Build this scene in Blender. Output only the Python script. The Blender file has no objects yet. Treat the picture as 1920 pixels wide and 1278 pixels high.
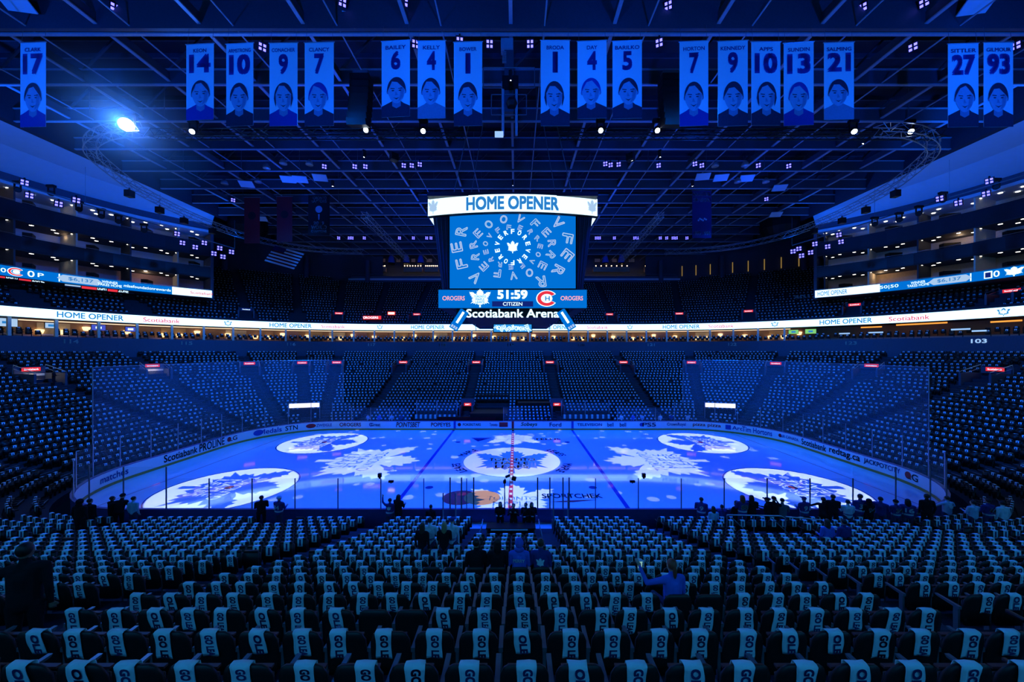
import bpy, bmesh, math, random
import numpy as np
from mathutils import Vector, Matrix
R = math.radians
random.seed(7)
rng = np.random.default_rng(7)
scene = bpy.context.scene
COL = scene.collection

# ---------------------------------------------------------------- camera
CX, CY, CZ = 0.35, -33.65, 10.16           # lens stands in the near stand
F, VX, VY = 677.0, 967.0, 658.2            # focal length and horizon point, 1920x1278 frame
cd = bpy.data.cameras.new('camera'); cam = bpy.data.objects.new('camera', cd); COL.objects.link(cam)
cam.location = (CX, CY, CZ); cam.rotation_euler = (R(90), 0, 0)
cd.sensor_width = 36.0; cd.lens = F / 1920 * 36; cd.shift_x = (960 - VX) / 1920; cd.shift_y = (VY - 639) / 1920
cd.clip_start = 0.1; cd.clip_end = 400
scene.camera = cam

# ---------------------------------------------------------------- world and exposure
w = bpy.data.worlds.new('world'); scene.world = w; w.use_nodes = True
w.node_tree.nodes['Background'].inputs[0].default_value = (0.0, 0.004, 0.02, 1)
w.node_tree.nodes['Background'].inputs[1].default_value = 0.3
vs = scene.view_settings
vs.view_transform = 'Standard'; vs.look = 'None'; vs.exposure = 0.0; vs.gamma = 1.0; vs.use_curve_mapping = False
scene.cycles.max_bounces = 4; scene.cycles.diffuse_bounces = 2; scene.cycles.glossy_bounces = 3
scene.cycles.transparent_max_bounces = 10; scene.cycles.sample_clamp_indirect = 4
scene.cycles.caustics_reflective = False; scene.cycles.caustics_refractive = False

# ---------------------------------------------------------------- the roof's wash lamps
def spot(name, loc, target, col, power, size, blend=0.6, radius=0.4):
    l = bpy.data.lights.new(name, 'SPOT'); l.color = col; l.energy = power; l.spot_size = R(size); l.spot_blend = blend
    l.shadow_soft_size = radius
    o = bpy.data.objects.new(name, l); COL.objects.link(o); o.location = loc
    o.rotation_euler = (Vector(target) - Vector(loc)).to_track_quat('-Z', 'Y').to_euler()
    return o
BLUE = (0.0, 0.045, 1.0); DEEP = (0.0, 0.07, 1.0); SKYB = (0.0, 0.15, 1.0)
WASH = 1.0
for sx in (-1, 1):
    for y in (1, 8):                                     # wash over the ice
        spot('ice_wash_light', (sx*24, y, 30.5), (sx*12, y-4.5, 0), BLUE, 25000*WASH, 74, .7, .3)
    spot('ice_wash_light', (sx*9, 9, 30), (sx*4, 5, 0), BLUE, 17500*WASH, 60, .7, .3)
    spot('ice_wash_light', (sx*9, -5.5, 30), (sx*4, -4, 0), BLUE, 17500*WASH, 60, .7, .3)
    spot('stand_wash_light', (sx*16, 2, 31), (sx*14, 28, 5), SKYB, 34000*WASH, 80, .8, .8)     # far stand
    spot('stand_wash_light', (sx*18, 0, 30), (sx*46, 8, 5), SKYB, 42000*WASH, 84, .8, .8)      # end stands
    spot('stand_wash_light', (sx*26, 8, 30), (sx*38, 26, 8), SKYB, 19000*WASH, 80, .8, .8)      # far corners
    spot('stand_wash_light', (sx*14, -6, 29), (sx*9, -25, 3), SKYB, 12000*WASH, 84, .8, .6)    # near stand
    spot('cove_wash_light', (sx*40, -2, 26), (sx*56, 4, 38), (0.0, 0.12, 1.0), 9500*WASH, 100, .8, .5)
    spot('cove_wash_light', (sx*42, 22, 26), (sx*56, 20, 38), (0.0, 0.12, 1.0), 5200*WASH, 100, .8, .5)
    for bx_ in (12, 26, 38): spot('banner_fill_light', (sx*bx_, -20.5, 24), (sx*bx_, -8, 29.5), (0.0, 0.085, 1.0), 6600*WASH, 80, .8, .4)  # unseen lamps added in front of the banners to brighten them
    spot('roof_wash_light', (sx*16, -2, 26), (sx*16, 2, 37), DEEP, 2600*WASH, 150, .6, .5)
    spot('roof_wash_light', (sx*14, 20, 26), (sx*14, 24, 37), DEEP, 2300*WASH, 150, .6, .5)
    spot('roof_wash_light', (sx*30, 12, 26), (sx*34, 14, 37), DEEP, 1900*WASH, 150, .6, .5)
spot('banner_fill_light', (0, -20.5, 24), (0, -8, 29.5), (0.0, 0.085, 1.0), 6600*WASH, 80, .8, .4)

# ---------------------------------------------------------------- projection helpers (points of the place from measured picture points)
def proj(p):
    D = p[1] - CY
    return VX + F*(p[0]-CX)/D, VY - F*(p[2]-CZ)/D
def at(px, py, D): return Vector((CX + (px-VX)*D/F, CY + D, CZ - (py-VY)*D/F))
def atz(px, py, z): return at(px, py, F*(z-CZ)/(VY-py))

# ---------------------------------------------------------------- materials
MATS = {}
def M(name, col, rough=.6, spec=.3, metal=0.0, var=.18, scale=6.0, emit=0.0, ecol=None):
    if name in MATS: return MATS[name]
    m = bpy.data.materials.new(name); m.use_nodes = True; nt = m.node_tree; b = nt.nodes['Principled BSDF']
    c = tuple(col) + (1,)
    if var > 0:
        tc = nt.nodes.new('ShaderNodeTexCoord'); nz = nt.nodes.new('ShaderNodeTexNoise'); mx = nt.nodes.new('ShaderNodeMix'); mx.data_type = 'RGBA'
        nz.inputs['Scale'].default_value = scale; nz.inputs['Detail'].default_value = 3
        nt.links.new(tc.outputs['Object'], nz.inputs['Vector']); nt.links.new(nz.outputs['Fac'], mx.inputs['Factor'])
        mx.inputs['A'].default_value = tuple(x*(1-var) for x in col) + (1,); mx.inputs['B'].default_value = tuple(min(1, x*(1+var)) for x in col) + (1,)
        nt.links.new(mx.outputs['Result'], b.inputs['Base Color'])
    else: b.inputs['Base Color'].default_value = c
    b.inputs['Roughness'].default_value = rough; b.inputs['Metallic'].default_value = metal
    b.inputs['Specular IOR Level'].default_value = spec
    if emit:
        b.inputs['Emission Color'].default_value = tuple(ecol or col) + (1,); b.inputs['Emission Strength'].default_value = emit
    MATS[name] = m; return m
def E(name, col, s=1.0):
    """a light-giving surface (lamp, LED screen); fine noise stands for its cells"""
    if name in MATS: return MATS[name]
    m = bpy.data.materials.new(name); m.use_nodes = True; nt = m.node_tree; nt.nodes.clear()
    e = nt.nodes.new('ShaderNodeEmission'); o = nt.nodes.new('ShaderNodeOutputMaterial')
    e.inputs['Color'].default_value = tuple(col) + (1,); e.inputs['Strength'].default_value = s
    nt.links.new(e.outputs[0], o.inputs[0]); MATS[name] = m
    if name not in ('led_white','led_band','led_near_fill','led_blue','panel_white','cove_warm'): m.cycles.emission_sampling = 'NONE'
    return m
def clear(name, col, fac, rough=.05):
    """see-through sheet: mostly transparent, a little of it scatters and reflects"""
    if name in MATS: return MATS[name]
    m = bpy.data.materials.new(name); m.use_nodes = True; nt = m.node_tree; nt.nodes.clear()
    t = nt.nodes.new('ShaderNodeBsdfTransparent'); p = nt.nodes.new('ShaderNodeBsdfPrincipled'); x = nt.nodes.new('ShaderNodeMixShader'); o = nt.nodes.new('ShaderNodeOutputMaterial')
    p.inputs['Base Color'].default_value = tuple(col) + (1,); p.inputs['Roughness'].default_value = rough
    x.inputs[0].default_value = fac
    nt.links.new(t.outputs[0], x.inputs[1]); nt.links.new(p.outputs[0], x.inputs[2]); nt.links.new(x.outputs[0], o.inputs[0])
    MATS[name] = m; return m

M('concrete', (.03,.034,.046), .8, .2); M('riser', (.05,.055,.08), .8, .2); M('black', (.006,.006,.008), .5, .25); M('seat_black', (.012,.012,.014), .45, .35)
M('seat_edge', (.20,.06,.06), .5, .3); M('arm', (.10,.11,.14), .35, .5); M('towel', (.66,.78,.86), .9, .1, var=.06, scale=30); M('towel_print', (.02,.04,.16), .9, .1, var=.1)
M('steel', (.34,.36,.42), .35, .5, .6); M('dark_steel', (.10,.11,.14), .5, .4); M('beam', (.27,.30,.38), .55, .3); M('beam_dark', (.045,.055,.08), .6, .3)  # beam, beam_dark: one steel, its lit and shaded tones put into colour
M('roof', (.022,.025,.04), .8, .2); M('wall_dark', (.05,.055,.075), .7, .25); M('wall_mid', (.06,.075,.12), .6, .3); M('cove', (.52,.60,.72), .7, .2, var=.05, scale=1.5)
M('fascia', (.016,.018,.03), .4, .3); M('wood', (.40,.25,.18), .6, .3, scale=2); M('plum', (.34,.22,.28), .6, .3); M('tan', (.50,.36,.22), .7, .2); M('cream', (.62,.56,.46), .7, .2)
M('board', (.80,.84,.90), .35, .4, var=.04); M('kick', (.42,.25,.04), .5, .3, var=.1); M('cap', (.03,.05,.22), .4, .4); M('banner_cloth', (.80,.82,.86), .85, .1, var=.03)
M('print_blue', (.02,.05,.30), .8, .1, var=.08); M('print_grey', (.22,.26,.38), .8, .1, var=.2, scale=9); M('print_mid', (.36,.42,.56), .8, .1, var=.2, scale=7); M('print_dark', (.03,.035,.07), .8, .1, var=.2)
M('ink_black', (.02,.02,.03), .6, .2, var=.05); M('ink_blue', (.02,.06,.36), .6, .2, var=.05); M('ink_red', (.50,.02,.03), .6, .2, var=.05); M('ink_green', (.03,.20,.06), .6, .2, var=.05)
M('cloth_red', (.16,.012,.02), .85, .1); M('cloth_black', (.012,.012,.014), .85, .1); M('cloth_navy', (.015,.02,.10), .85, .1); M('cloth_white', (.70,.72,.78), .85, .1)
M('curtain', (.03,.035,.09), .5, .4)
M('skin_a', (.52,.33,.25), .6, .3, var=.06); M('skin_b', (.24,.14,.10), .6, .3, var=.06); M('hair_black', (.012,.010,.010), .5, .4); M('hair_brown', (.06,.032,.02), .5, .4); M('hair_blonde', (.42,.26,.12), .5, .4); M('hair_red', (.30,.06,.03), .5, .4)
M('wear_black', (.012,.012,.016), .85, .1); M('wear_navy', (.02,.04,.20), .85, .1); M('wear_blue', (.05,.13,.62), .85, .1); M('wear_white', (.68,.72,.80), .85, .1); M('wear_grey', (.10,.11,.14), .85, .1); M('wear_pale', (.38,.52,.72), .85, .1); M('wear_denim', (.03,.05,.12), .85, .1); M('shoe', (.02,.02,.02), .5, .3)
E('led_white', (.58,.82,1.0), 1.7); E('led_near_fill', (.035,.42,1.0), 7.5); E('led_band', (.36,.66,1.0), 3.0); E('led_blue', (.0,.22,.90), .75); E('led_sky', (.03,.36,.95), .9); E('led_text_blue', (.03,.27,.75), .8); E('led_red', (.95,.04,.07), .9); E('led_pink', (1,.45,.5), 1.0); E('led_navy', (.01,.03,.30), .6); E('led_pale', (.45,.66,.95), .9)
E('screen_letter', (.50,.66,.97), .9); E('lens', (.75,.88,1.0), 14); E('lens_hot', (.70,.88,1.0), 40); E('cell', (.11,.10,1.0), 5.0); E('downlight', (1.0,.93,.82), 6.0); E('cove_warm', (1.0,.68,.44), 1.5); E('sconce', (1.0,.62,.28), 2.4); E('strip_orange', (1.0,.36,.06), 1.2); E('panel_white', (.95,.93,1.0), 1.5); E('tv_blue', (.08,.12,.75), .8); E('tv_green', (.25,.7,.22), .9); E('cool_glow', (.35,.6,1.0), 1.0); E('warm_dot', (1.0,.72,.42), 4.0); E('phone', (.45,.9,.85), .55); E('slit', (.9,.55,.16), .30)  # phone: self-lit tone of the drink cup, which is no lamp
clear('glass', (.55,.66,.85), .045); clear('net', (.30,.45,.70), .15, .9)
def m_ice(name, col):
    if name in MATS: return MATS[name]
    m = M(name, col, .09, .5, var=.05, scale=.7)
    nt = m.node_tree; b = nt.nodes['Principled BSDF']
    nz = nt.nodes.new('ShaderNodeTexNoise'); nz.inputs['Scale'].default_value = 3.0; nz.inputs['Detail'].default_value = 4
    mr = nt.nodes.new('ShaderNodeMapRange'); mr.inputs['To Min'].default_value = .03; mr.inputs['To Max'].default_value = .07
    tc = nt.nodes.new('ShaderNodeTexCoord'); nt.links.new(tc.outputs['Object'], nz.inputs['Vector']); nt.links.new(nz.outputs['Fac'], mr.inputs['Value']); nt.links.new(mr.outputs['Result'], b.inputs['Roughness'])
    b.inputs['IOR'].default_value = 1.5
    return m
m_ice('ice', (.80,.86,.92)); m_ice('ice_blue', (.02,.05,.40)); m_ice('ice_leaf', (.03,.19,.62)); m_ice('ice_red', (.55,.04,.08)); m_ice('ice_white', (.88,.9,.93)); m_ice('ice_navy', (.02,.04,.25)); m_ice('ice_orange', (.75,.32,.10))

# ---------------------------------------------------------------- mesh helpers
class MB:
    def __init__(s): s.v = []; s.f = []; s.mi = []
    def add(s, vs, fs, mi=0):
        n = len(s.v); s.v += [tuple(p) for p in vs]; s.f += [tuple(i+n for i in f) for f in fs]; s.mi += [mi]*len(fs); return s
    def box(s, x0,x1,y0,y1,z0,z1, mi=0, T=None):
        vs = [Vector((x,y,z)) for z in (z0,z1) for y in (y0,y1) for x in (x0,x1)]
        if T is not None: vs = [T @ p for p in vs]
        return s.add(vs, [(0,2,3,1),(4,5,7,6),(0,1,5,4),(2,6,7,3),(0,4,6,2),(1,3,7,5)], mi)
    def bar(s, a, b, w, h=None, mi=0):
        a = Vector(a); b = Vector(b); d = b-a; L = d.length
        if L < 1e-6: return s
        T = Matrix.Translation(a) @ d.to_track_quat('Y','Z').to_matrix().to_4x4()
        h = h or w
        return s.box(-w/2,w/2,0,L,-h/2,h/2,mi,T)
    def tube(s, pts, r, n=8, mi=0, caps=True):
        pts = [Vector(p) for p in pts]; rings = []; rr = r if isinstance(r,(list,tuple)) else [r]*len(pts)
        for i,p in enumerate(pts):
            d = (pts[min(i+1,len(pts)-1)] - pts[max(i-1,0)]).normalized()
            q = d.to_track_quat('Z','Y')
            rings.append([p + q @ Vector((rr[i]*math.cos(2*math.pi*k/n), rr[i]*math.sin(2*math.pi*k/n), 0)) for k in range(n)])
        vs = [p for r_ in rings for p in r_]; fs = []
        for i in range(len(pts)-1):
            for k in range(n):
                a = i*n+k; b = i*n+(k+1)%n; fs.append((a,b,b+n,a+n))
        if caps: fs += [tuple(range(n))[::-1], tuple(range((len(pts)-1)*n, len(pts)*n))]
        return s.add(vs, fs, mi)
    def lathe(s, prof, n=16, T=None, mi=0):
        vs = []; fs = []
        for (r,z) in prof: vs += [Vector((r*math.cos(2*math.pi*k/n), r*math.sin(2*math.pi*k/n), z)) for k in range(n)]
        for i in range(len(prof)-1):
            for k in range(n):
                a = i*n+k; b = i*n+(k+1)%n; fs.append((a,b,b+n,a+n))
        fs += [tuple(range(n))[::-1], tuple(range((len(prof)-1)*n, len(prof)*n))]
        if T is not None: vs = [T @ p for p in vs]
        return s.add(vs, fs, mi)
    def prism(s, poly, f0, f1, mi=0):
        """polygon (list of 2D points) extruded between two placing functions"""
        n = len(poly); vs = [f0(*p) for p in poly] + [f1(*p) for p in poly]
        return s.add(vs, [tuple(range(n)), tuple(range(n,2*n))[::-1]] + [(i,i+n,(i+1)%n+n,(i+1)%n) for i in range(n)], mi)
    def mesh(s, name, mats):
        me = bpy.data.meshes.new(name); me.from_pydata([tuple(p) for p in s.v], [], s.f); 
        for m in (mats if isinstance(mats,(list,tuple)) else [mats]): me.materials.append(MATS[m] if isinstance(m,str) else m)
        if any(s.mi): me.polygons.foreach_set('material_index', s.mi)
        me.update(); return me
    def build(s, name, mats, parent=None, smooth=False):
        me = s.mesh(name, mats)
        if smooth: me.polygons.foreach_set('use_smooth', [True]*len(me.polygons))
        return put(name, me, parent)
def put(name, me, parent=None, loc=None, rz=0):
    o = bpy.data.objects.new(name, me); COL.objects.link(o)
    if parent: o.parent = parent
    if loc is not None: o.location = loc
    if rz: o.rotation_euler = (0,0,rz)
    return o
def empty(name, loc=(0,0,0), rz=0):
    o = bpy.data.objects.new(name, None); COL.objects.link(o); o.location = loc; o.rotation_euler = (0,0,rz); o.empty_display_size = .2; return o
def tag(o, label, cat, group=None):
    o['label'] = label; o['category'] = cat
    if group: o['group'] = group
    return o
def struct(o, label=None):
    o['kind'] = 'structure'
    if label: o['label'] = label
    return o
def stuff(o, label=None, cat=None):
    o['kind'] = 'stuff'
    if label: o['label'] = label
    if cat: o['category'] = cat
    return o
ORD = 'first second third fourth fifth sixth seventh eighth ninth tenth eleventh twelfth thirteenth fourteenth fifteenth sixteenth seventeenth eighteenth nineteenth twentieth'.split()
def ordw(i):
    """1 -> first"""
    if i <= 20: return ORD[i-1]
    if i < 30: return 'twenty-' + ORD[i-21]
    if i == 30: return 'thirtieth'
    return 'thirty-' + ORD[i-31]
def merge(o, *mats): 
    return o

# ---------------------------------------------------------------- lettering: flat meshes made once, before the scene grows
TXT = {}
TMP = bpy.data.scenes.new('workshop')               # small side scene in which curves become meshes; removed at the end
def glyphs(body, bold=0.0, shear=0.0):
    key = (body, bold, shear)
    if key in TXT: return TXT[key]
    c = bpy.data.curves.new('lettering', 'FONT'); c.body = body; c.align_x = 'CENTER'; c.shear = shear; c.resolution_u = 3; c.space_line = .8
    o = bpy.data.objects.new('lettering', c); TMP.collection.objects.link(o)
    TMP.view_layers[0].update(); dg = TMP.view_layers[0].depsgraph; me = o.evaluated_get(dg).to_mesh()
    v = np.array([tuple(x.co) for x in me.vertices]).reshape(-1,3); f = [tuple(p.vertices) for p in me.polygons]
    o.evaluated_get(dg).to_mesh_clear(); bpy.data.objects.remove(o); bpy.data.curves.remove(c)
    mn = v.min(0); mx = v.max(0)
    uv = (v[:,:2] - (mn[:2]+mx[:2])/2) / (mx[:2]-mn[:2])          # unit box centred on zero
    if bold > 0:                                                  # heavier weight: four copies a hair apart
        du, dv = min(.06,bold/(mx[0]-mn[0])), min(.06,bold/(mx[1]-mn[1])); n = len(uv)
        uv = np.concatenate([uv + np.array(q) for q in ((du,dv),(-du,dv),(du,-dv),(-du,-dv))]); f = [tuple(i+n*k for i in t) for k in range(4) for t in f]
    TXT[key] = (uv, f, (mx[0]-mn[0])/(mx[1]-mn[1])); return TXT[key]
def lit(mat):
    """same light for small lettering, which need not be searched for as a lamp"""
    if mat in ('led_white','led_blue'):
        k = mat+'_print'
        if k not in MATS: MATS[k] = MATS[mat].copy(); MATS[k].name = k; MATS[k].cycles.emission_sampling = 'NONE'
        return MATS[k]
    return MATS[mat]
def letter(name, body, mat, fn, wid, hei=None, parent=None, bold=0.0, shear=0.0):
    """lettering mesh: fn maps (u,v) in metres to a point"""
    uv, f, asp = glyphs(body, bold, shear); hei = hei or wid/asp
    me = bpy.data.meshes.new(name); me.from_pydata([tuple(fn(a*wid, b*hei)) for a,b in uv], [], f); me.materials.append(lit(mat)); me.update()
    return put(name, me, parent)
_h = [(0,1.0),(.09,.84),(.17,.89),(.19,.73),(.31,.75),(.27,.57),(.37,.55),(.23,.30),(.42,.46),(.55,.50),(.60,.63),(.68,.58),(.74,.69),(.83,.63),(1.03,.68),(.93,.53),(1.0,.47),(.86,.38),(.93,.29),(.76,.22),(.84,.12),(.62,.03),
      (.80,-.09),(.71,-.15),(.79,-.27),(.66,-.29),(.90,-.58),(.62,-.46),(.63,-.60),(.47,-.53),(.42,-.67),(.28,-.56),(.17,-.72),(.06,-.60),(.08,-.97)]
LEAF = _h + [(-x,y) for x,y in reversed(_h) if x > 0]
def tri2d(poly):
    """ear-clipped faces of a simple polygon"""
    from mathutils.geometry import tessellate_polygon
    return [tuple(t) for t in tessellate_polygon([[Vector((x,y,0)) for x,y in poly]])]
LEAF_F = tri2d(LEAF)
def flat(name, poly, mat, fn, parent=None, faces=None):
    me = bpy.data.meshes.new(name); me.from_pydata([tuple(fn(x,y)) for x,y in poly], [], faces or tri2d(poly)); me.materials.append(lit(mat)); me.update()
    return put(name, me, parent)
def circle(r, n=32, cx=0, cy=0, sy=1): return [(cx+r*math.cos(2*math.pi*k/n), cy+r*sy*math.sin(2*math.pi*k/n)) for k in range(n)]
def ringpoly(r0, r1, a0=0, a1=360, n=40):
    return [(r1*math.cos(R(a0+(a1-a0)*k/n)), r1*math.sin(R(a0+(a1-a0)*k/n))) for k in range(n+1)] + [(r0*math.cos(R(a1-(a1-a0)*k/n)), r0*math.sin(R(a1-(a1-a0)*k/n))) for k in range(n+1)]
def fl(s, x=0, y=0):
    return lambda u, v: None

# ---------------------------------------------------------------- the bowl's plan: every ring keeps a distance d from the boards
KX = 1.18; RC = 8.53; AX, AY = 21.95, 4.42
def P(st, d): cx, cy, a, b = st; return (cx + a*(RC+KX*d), cy + b*(RC+d))
def corner(sx, sy, th): return (sx*AX, sy*AY, sx*math.cos(R(th)), sy*math.sin(R(th)))
def farx(x): return (x, AY, 0, 1)
def nearx(x): return (x, -AY, 0, -1)
def endy(sx, y): return (sx*AX, y, sx, 0)
def loop(a0=None):
    """stations from the near stand's middle clockwise: left end, far side, right end, back"""
    s = [nearx(x) for x in np.linspace(0,-AX,12)] + [corner(-1,-1,t) for t in np.linspace(84,6,14)] + [endy(-1,y) for y in np.linspace(-AY,AY,5)]
    s += [corner(-1,1,t) for t in np.linspace(6,84,14)] + [farx(x) for x in np.linspace(-AX,AX,24)] + [corner(1,1,t) for t in np.linspace(84,6,14)]
    s += [endy(1,y) for y in np.linspace(AY,-AY,5)] + [corner(1,-1,t) for t in np.linspace(6,84,14)] + [nearx(x) for x in np.linspace(AX,0,12)]
    return s
LOOP = loop()
class Ring:
    """polyline at distance d, with arc length; runs so that lettering reads from inside"""
    def __init__(s, d, sts=None):
        s.p = np.array([P(t, d) for t in (sts or LOOP)]); s.l = np.concatenate([[0], np.cumsum(np.linalg.norm(np.diff(s.p, axis=0), axis=1))])
    def pt(s, t):
        return np.interp(t, s.l, s.p[:,0]), np.interp(t, s.l, s.p[:,1])
    def tan(s, t):
        a = np.array(s.pt(t-.05)); b = np.array(s.pt(t+.05)); v = b-a; return v/ max(1e-9, np.linalg.norm(v))
    def at_px(s, px, lo=None, hi=None):
        """arc position that the picture column px meets, on the half of the ring beyond the lens"""
        best = None
        for t in np.arange(0, s.l[-1], .1):
            x, y = s.pt(t)
            if y - CY < 3 or (y < -12.5 and abs(x) < 24): continue
            e = abs(VX + F*(x-CX)/(y-CY) - px)
            if best is None or e < best[0]: best = (e, t)
        return best[1]
    def wrap(s, t0, z0, inset):
        def fn(u, v):
            x, y = s.pt(t0+u); tx, ty = s.tan(t0+u); return (x + ty*inset, y - tx*inset, z0+v)
        return fn
def sweep(prof, sts, closed=False):
    """profile of (d,z) carried round stations; faces only"""
    b = MB(); n = len(prof); vs = []; fs = []
    for st in sts:
        for d,z in prof: x,y = P(st,d); vs.append((x,y,z))
    for i in range(len(sts)-1):
        for k in range(n-1):
            a = i*n+k; fs.append((a,a+1,a+n+1,a+n))
    return b.add(vs, fs)
def solid(prof, sts):
    """closed profile carried round stations, ends capped"""
    b = sweep(prof+[prof[0]], sts); n = len(prof)+1; m = len(sts)
    b.f += [tuple(range(n-1)), tuple(range((m-1)*n, (m-1)*n+n-1))[::-1]]; b.mi += [0,0]; return b
def dense(sts, k=3):
    return sts
# rows of the lower stand
NROW = 27
def rise(k): return .24 + .0117*k if k < 12 else .372
TOPS = [1.29]
for k in range(NROW): TOPS.append(TOPS[-1] + rise(k))
def rowd(k): return 1.38 + .88*k
def rowz(k): return TOPS[k] - .85
def floor_at(d):
    k = max(0, min(NROW-1, int(math.floor((d - 1.38 + .70)/.88)))); return rowz(k)
# ================================================================ STRUCTURE
# ---- ice
bd = MB()
ICEP = [P(s, 0) for s in LOOP]
ice_root = struct(flat('floor_ice', ICEP[:-1], 'ice', lambda x,y: (x,y,0)), 'glossy white ice sheet washed in blue light')
def mark(name, poly, mat, z=.004, faces=None): return flat(name, poly, mat, lambda x,y: (x,y,z), ice_root, faces)
def rect(x0,x1,y0,y1): return [(x0,y0),(x1,y0),(x1,y1),(x0,y1)]
for sx in (-1,1):
    mark('blue_line', rect(sx*7.62-.15, sx*7.62+.15, -12.9, 12.9), 'ice_blue')
    mark('goal_line', rect(sx*27.1-.03, sx*27.1+.03, -11.2, 11.2), 'ice_red')
    for sy in (-1,1):
        mark('faceoff_circle', [(sx*21.03+x, sy*6.71+y) for x,y in ringpoly(4.50,4.57,0,360,72)], 'ice_navy')
        mark('faceoff_dot', [(sx*21.03+x, sy*6.71+y) for x,y in circle(.3,20)], 'ice_red', .006)
        mark('neutral_dot', [(sx*6.1+x, sy*6.71+y) for x,y in circle(.3,20)], 'ice_navy', .006)
mark('red_line', rect(-.15,.15,-12.9,12.9), 'ice_red', .012)
for i in range(28): mark('red_line_check', rect(-.09,.09,-12.6+i*.9,-12.25+i*.9), 'ice_white', .015)
mark('centre_circle', ringpoly(4.48,4.57,0,360,90), 'ice_leaf', .006)
mark('centre_disc', circle(4.44,90), 'ice_white', .004)
def leaf_on_ice(cx, cy, s, up, mat, z): 
    ux, uy = up; rx, ry = uy, -ux
    return mark('maple_leaf', [(cx+s*(x*rx+y*ux), cy+s*(x*ry+y*uy)) for x,y in LEAF], mat, z, LEAF_F)
leaf_on_ice(0,-.15,3.55,(0,1),'ice_leaf',.008)
def ice_text(body, cx, cy, wid, hei, mat, up=(0,1), z=.011, bold=.02):
    ux,uy = up; rx,ry = uy,-ux
    return letter('ice_lettering', body, mat, lambda u,v: (cx+u*rx+v*ux, cy+u*ry+v*uy, z), wid, hei, ice_root, bold)
ice_text('TORONTO',0,.25,4.3,.85,'ice_white'); ice_text('MAPLE',0,-.85,3.0,.75,'ice_white'); ice_text('LEAFS',0,-1.85,2.9,.8,'ice_white')
for a,t in ((150,'MAPLE'),(205,'LEAFS'),(30,'LEAFS'),(-25,'MAPLE')):       # ring of words around the disc
    uv,f,asp = glyphs(t,.02); wd = 2.5; hh = .75
    me = bpy.data.meshes.new('ring_lettering'); me.from_pydata([((5.15+b*hh)*math.cos(R(a)-x_*wd/5.15), (5.15+b*hh)*math.sin(R(a)-x_*wd/5.15), .01) for x_,b in uv], [], f); me.materials.append(MATS['ice_navy']); put('ring_lettering', me, ice_root)
mark('sponsor_disc', circle(1.25,40,-3.5,-8.55), 'ice_red', .006); mark('sponsor_disc', circle(1.25,40,-2.0,-8.55), 'ice_orange', .009)
ice_text('SPORTCHEK', 4.3,-8.3,4.2,.75,'ice_navy'); mark('sponsor_swoosh', [(2.6,-9.3),(4.0,-9.05),(6.0,-8.95),(4.2,-9.35)], 'ice_red', .007)
mark('sponsor_wedge', [(-4.9,8.8),(-2.4,8.8),(-3.9,7.0)], 'ice_navy', .007); ice_text('TELUS', 4.0,8.1,3.0,.7,'ice_navy')

# ---- boards: one ring of board, kick plate and cap
boards = empty('rink_boards'); tag(boards, 'white rink boards with printed adverts and a yellow kick plate round the ice', 'rink boards')
B1 = 1.12
solid([(0,.20),(.12,.20),(.12,B1),(0,B1)], LOOP).build('board_ring','board',boards)
solid([(-.03,0),(.12,0),(.12,.20),(-.03,.20)], LOOP).build('kick_plate','kick',boards)
solid([(.121,0),(.14,0),(.14,B1),(.121,B1)], LOOP).build('outer_skin','cap',boards)
solid([(-.02,B1),(.16,B1),(.16,B1+.05),(-.02,B1+.05)], LOOP).build('cap_rail','cap',boards)
RB = Ring(0)
ADS = [(213,'matches','ink_blue',2.4,.5),(340,'Scotiabank','ink_black',3.3,.62),(398,'PROLINE','ink_black',3.0,.75),(437,'LG','ink_black',.9,.45),(507,'Medals','ink_blue',2.3,.55),(547,'STN','ink_black',1.3,.55),(608,'ZWEIGLE','ink_blue',1.8,.35),
 (661,'ROGERS','ink_red',2.2,.45),(705,'Great','ink_blue',1.2,.4),(766,'POINTSBET','ink_red',3.1,.62),(826,'POPEYES','ink_red',2.5,.5),(884,'POKERSTARS','ink_black',2.3,.32),(925,'Toronto','ink_blue',1.0,.4),(992,'Sobeys','ink_green',2.1,.6),(1041,'Ford','ink_blue',1.5,.5),
 (1105,'TELEVISION','ink_blue',3.2,.35),(1145,'bell','ink_blue',.8,.5),(1168,'bell','ink_blue',.8,.5),(1217,'PS5','ink_blue',1.7,.5),(1268,'CrownRoyal','ink_blue',2.4,.5),(1325,'pizza pizza','ink_red',3.2,.5),(1382,'Arc','ink_blue',1.1,.45),(1420,'Tim Hortons','ink_blue',3.2,.6),
 (1480,'AIR CANADA','ink_blue',2.2,.3),(1526,'Scotiabank','ink_black',3.0,.6),(1583,'redtag.ca','ink_black',3.1,.75),(1653,'JACKPOTCITY','ink_blue',3.0,.5),(1711,'LG','ink_black',1.0,.5)]
for px,t,mt,wd,hh in ADS:
    letter('advert_lettering', t, mt, RB.wrap(RB.at_px(px), .70, .02), wd, hh, boards, .015, .2 if t in('POINTSBET','Sobeys') else 0)
def on_boards(px, poly, mat, z0=.70): 
    fn = RB.wrap(RB.at_px(px), z0, .018); return flat('advert_mark', poly, mat, fn, boards)
on_boards(430, circle(.26,20), 'ink_red'); on_boards(1703, circle(.28,20), 'ink_red'); on_boards(640, ringpoly(.16,.25,0,360,20), 'ink_red'); on_boards(583, circle(.55,24,0,0,.5), 'ink_red'); on_boards(485, circle(.55,24,0,0,.6), 'ink_blue')
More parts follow.
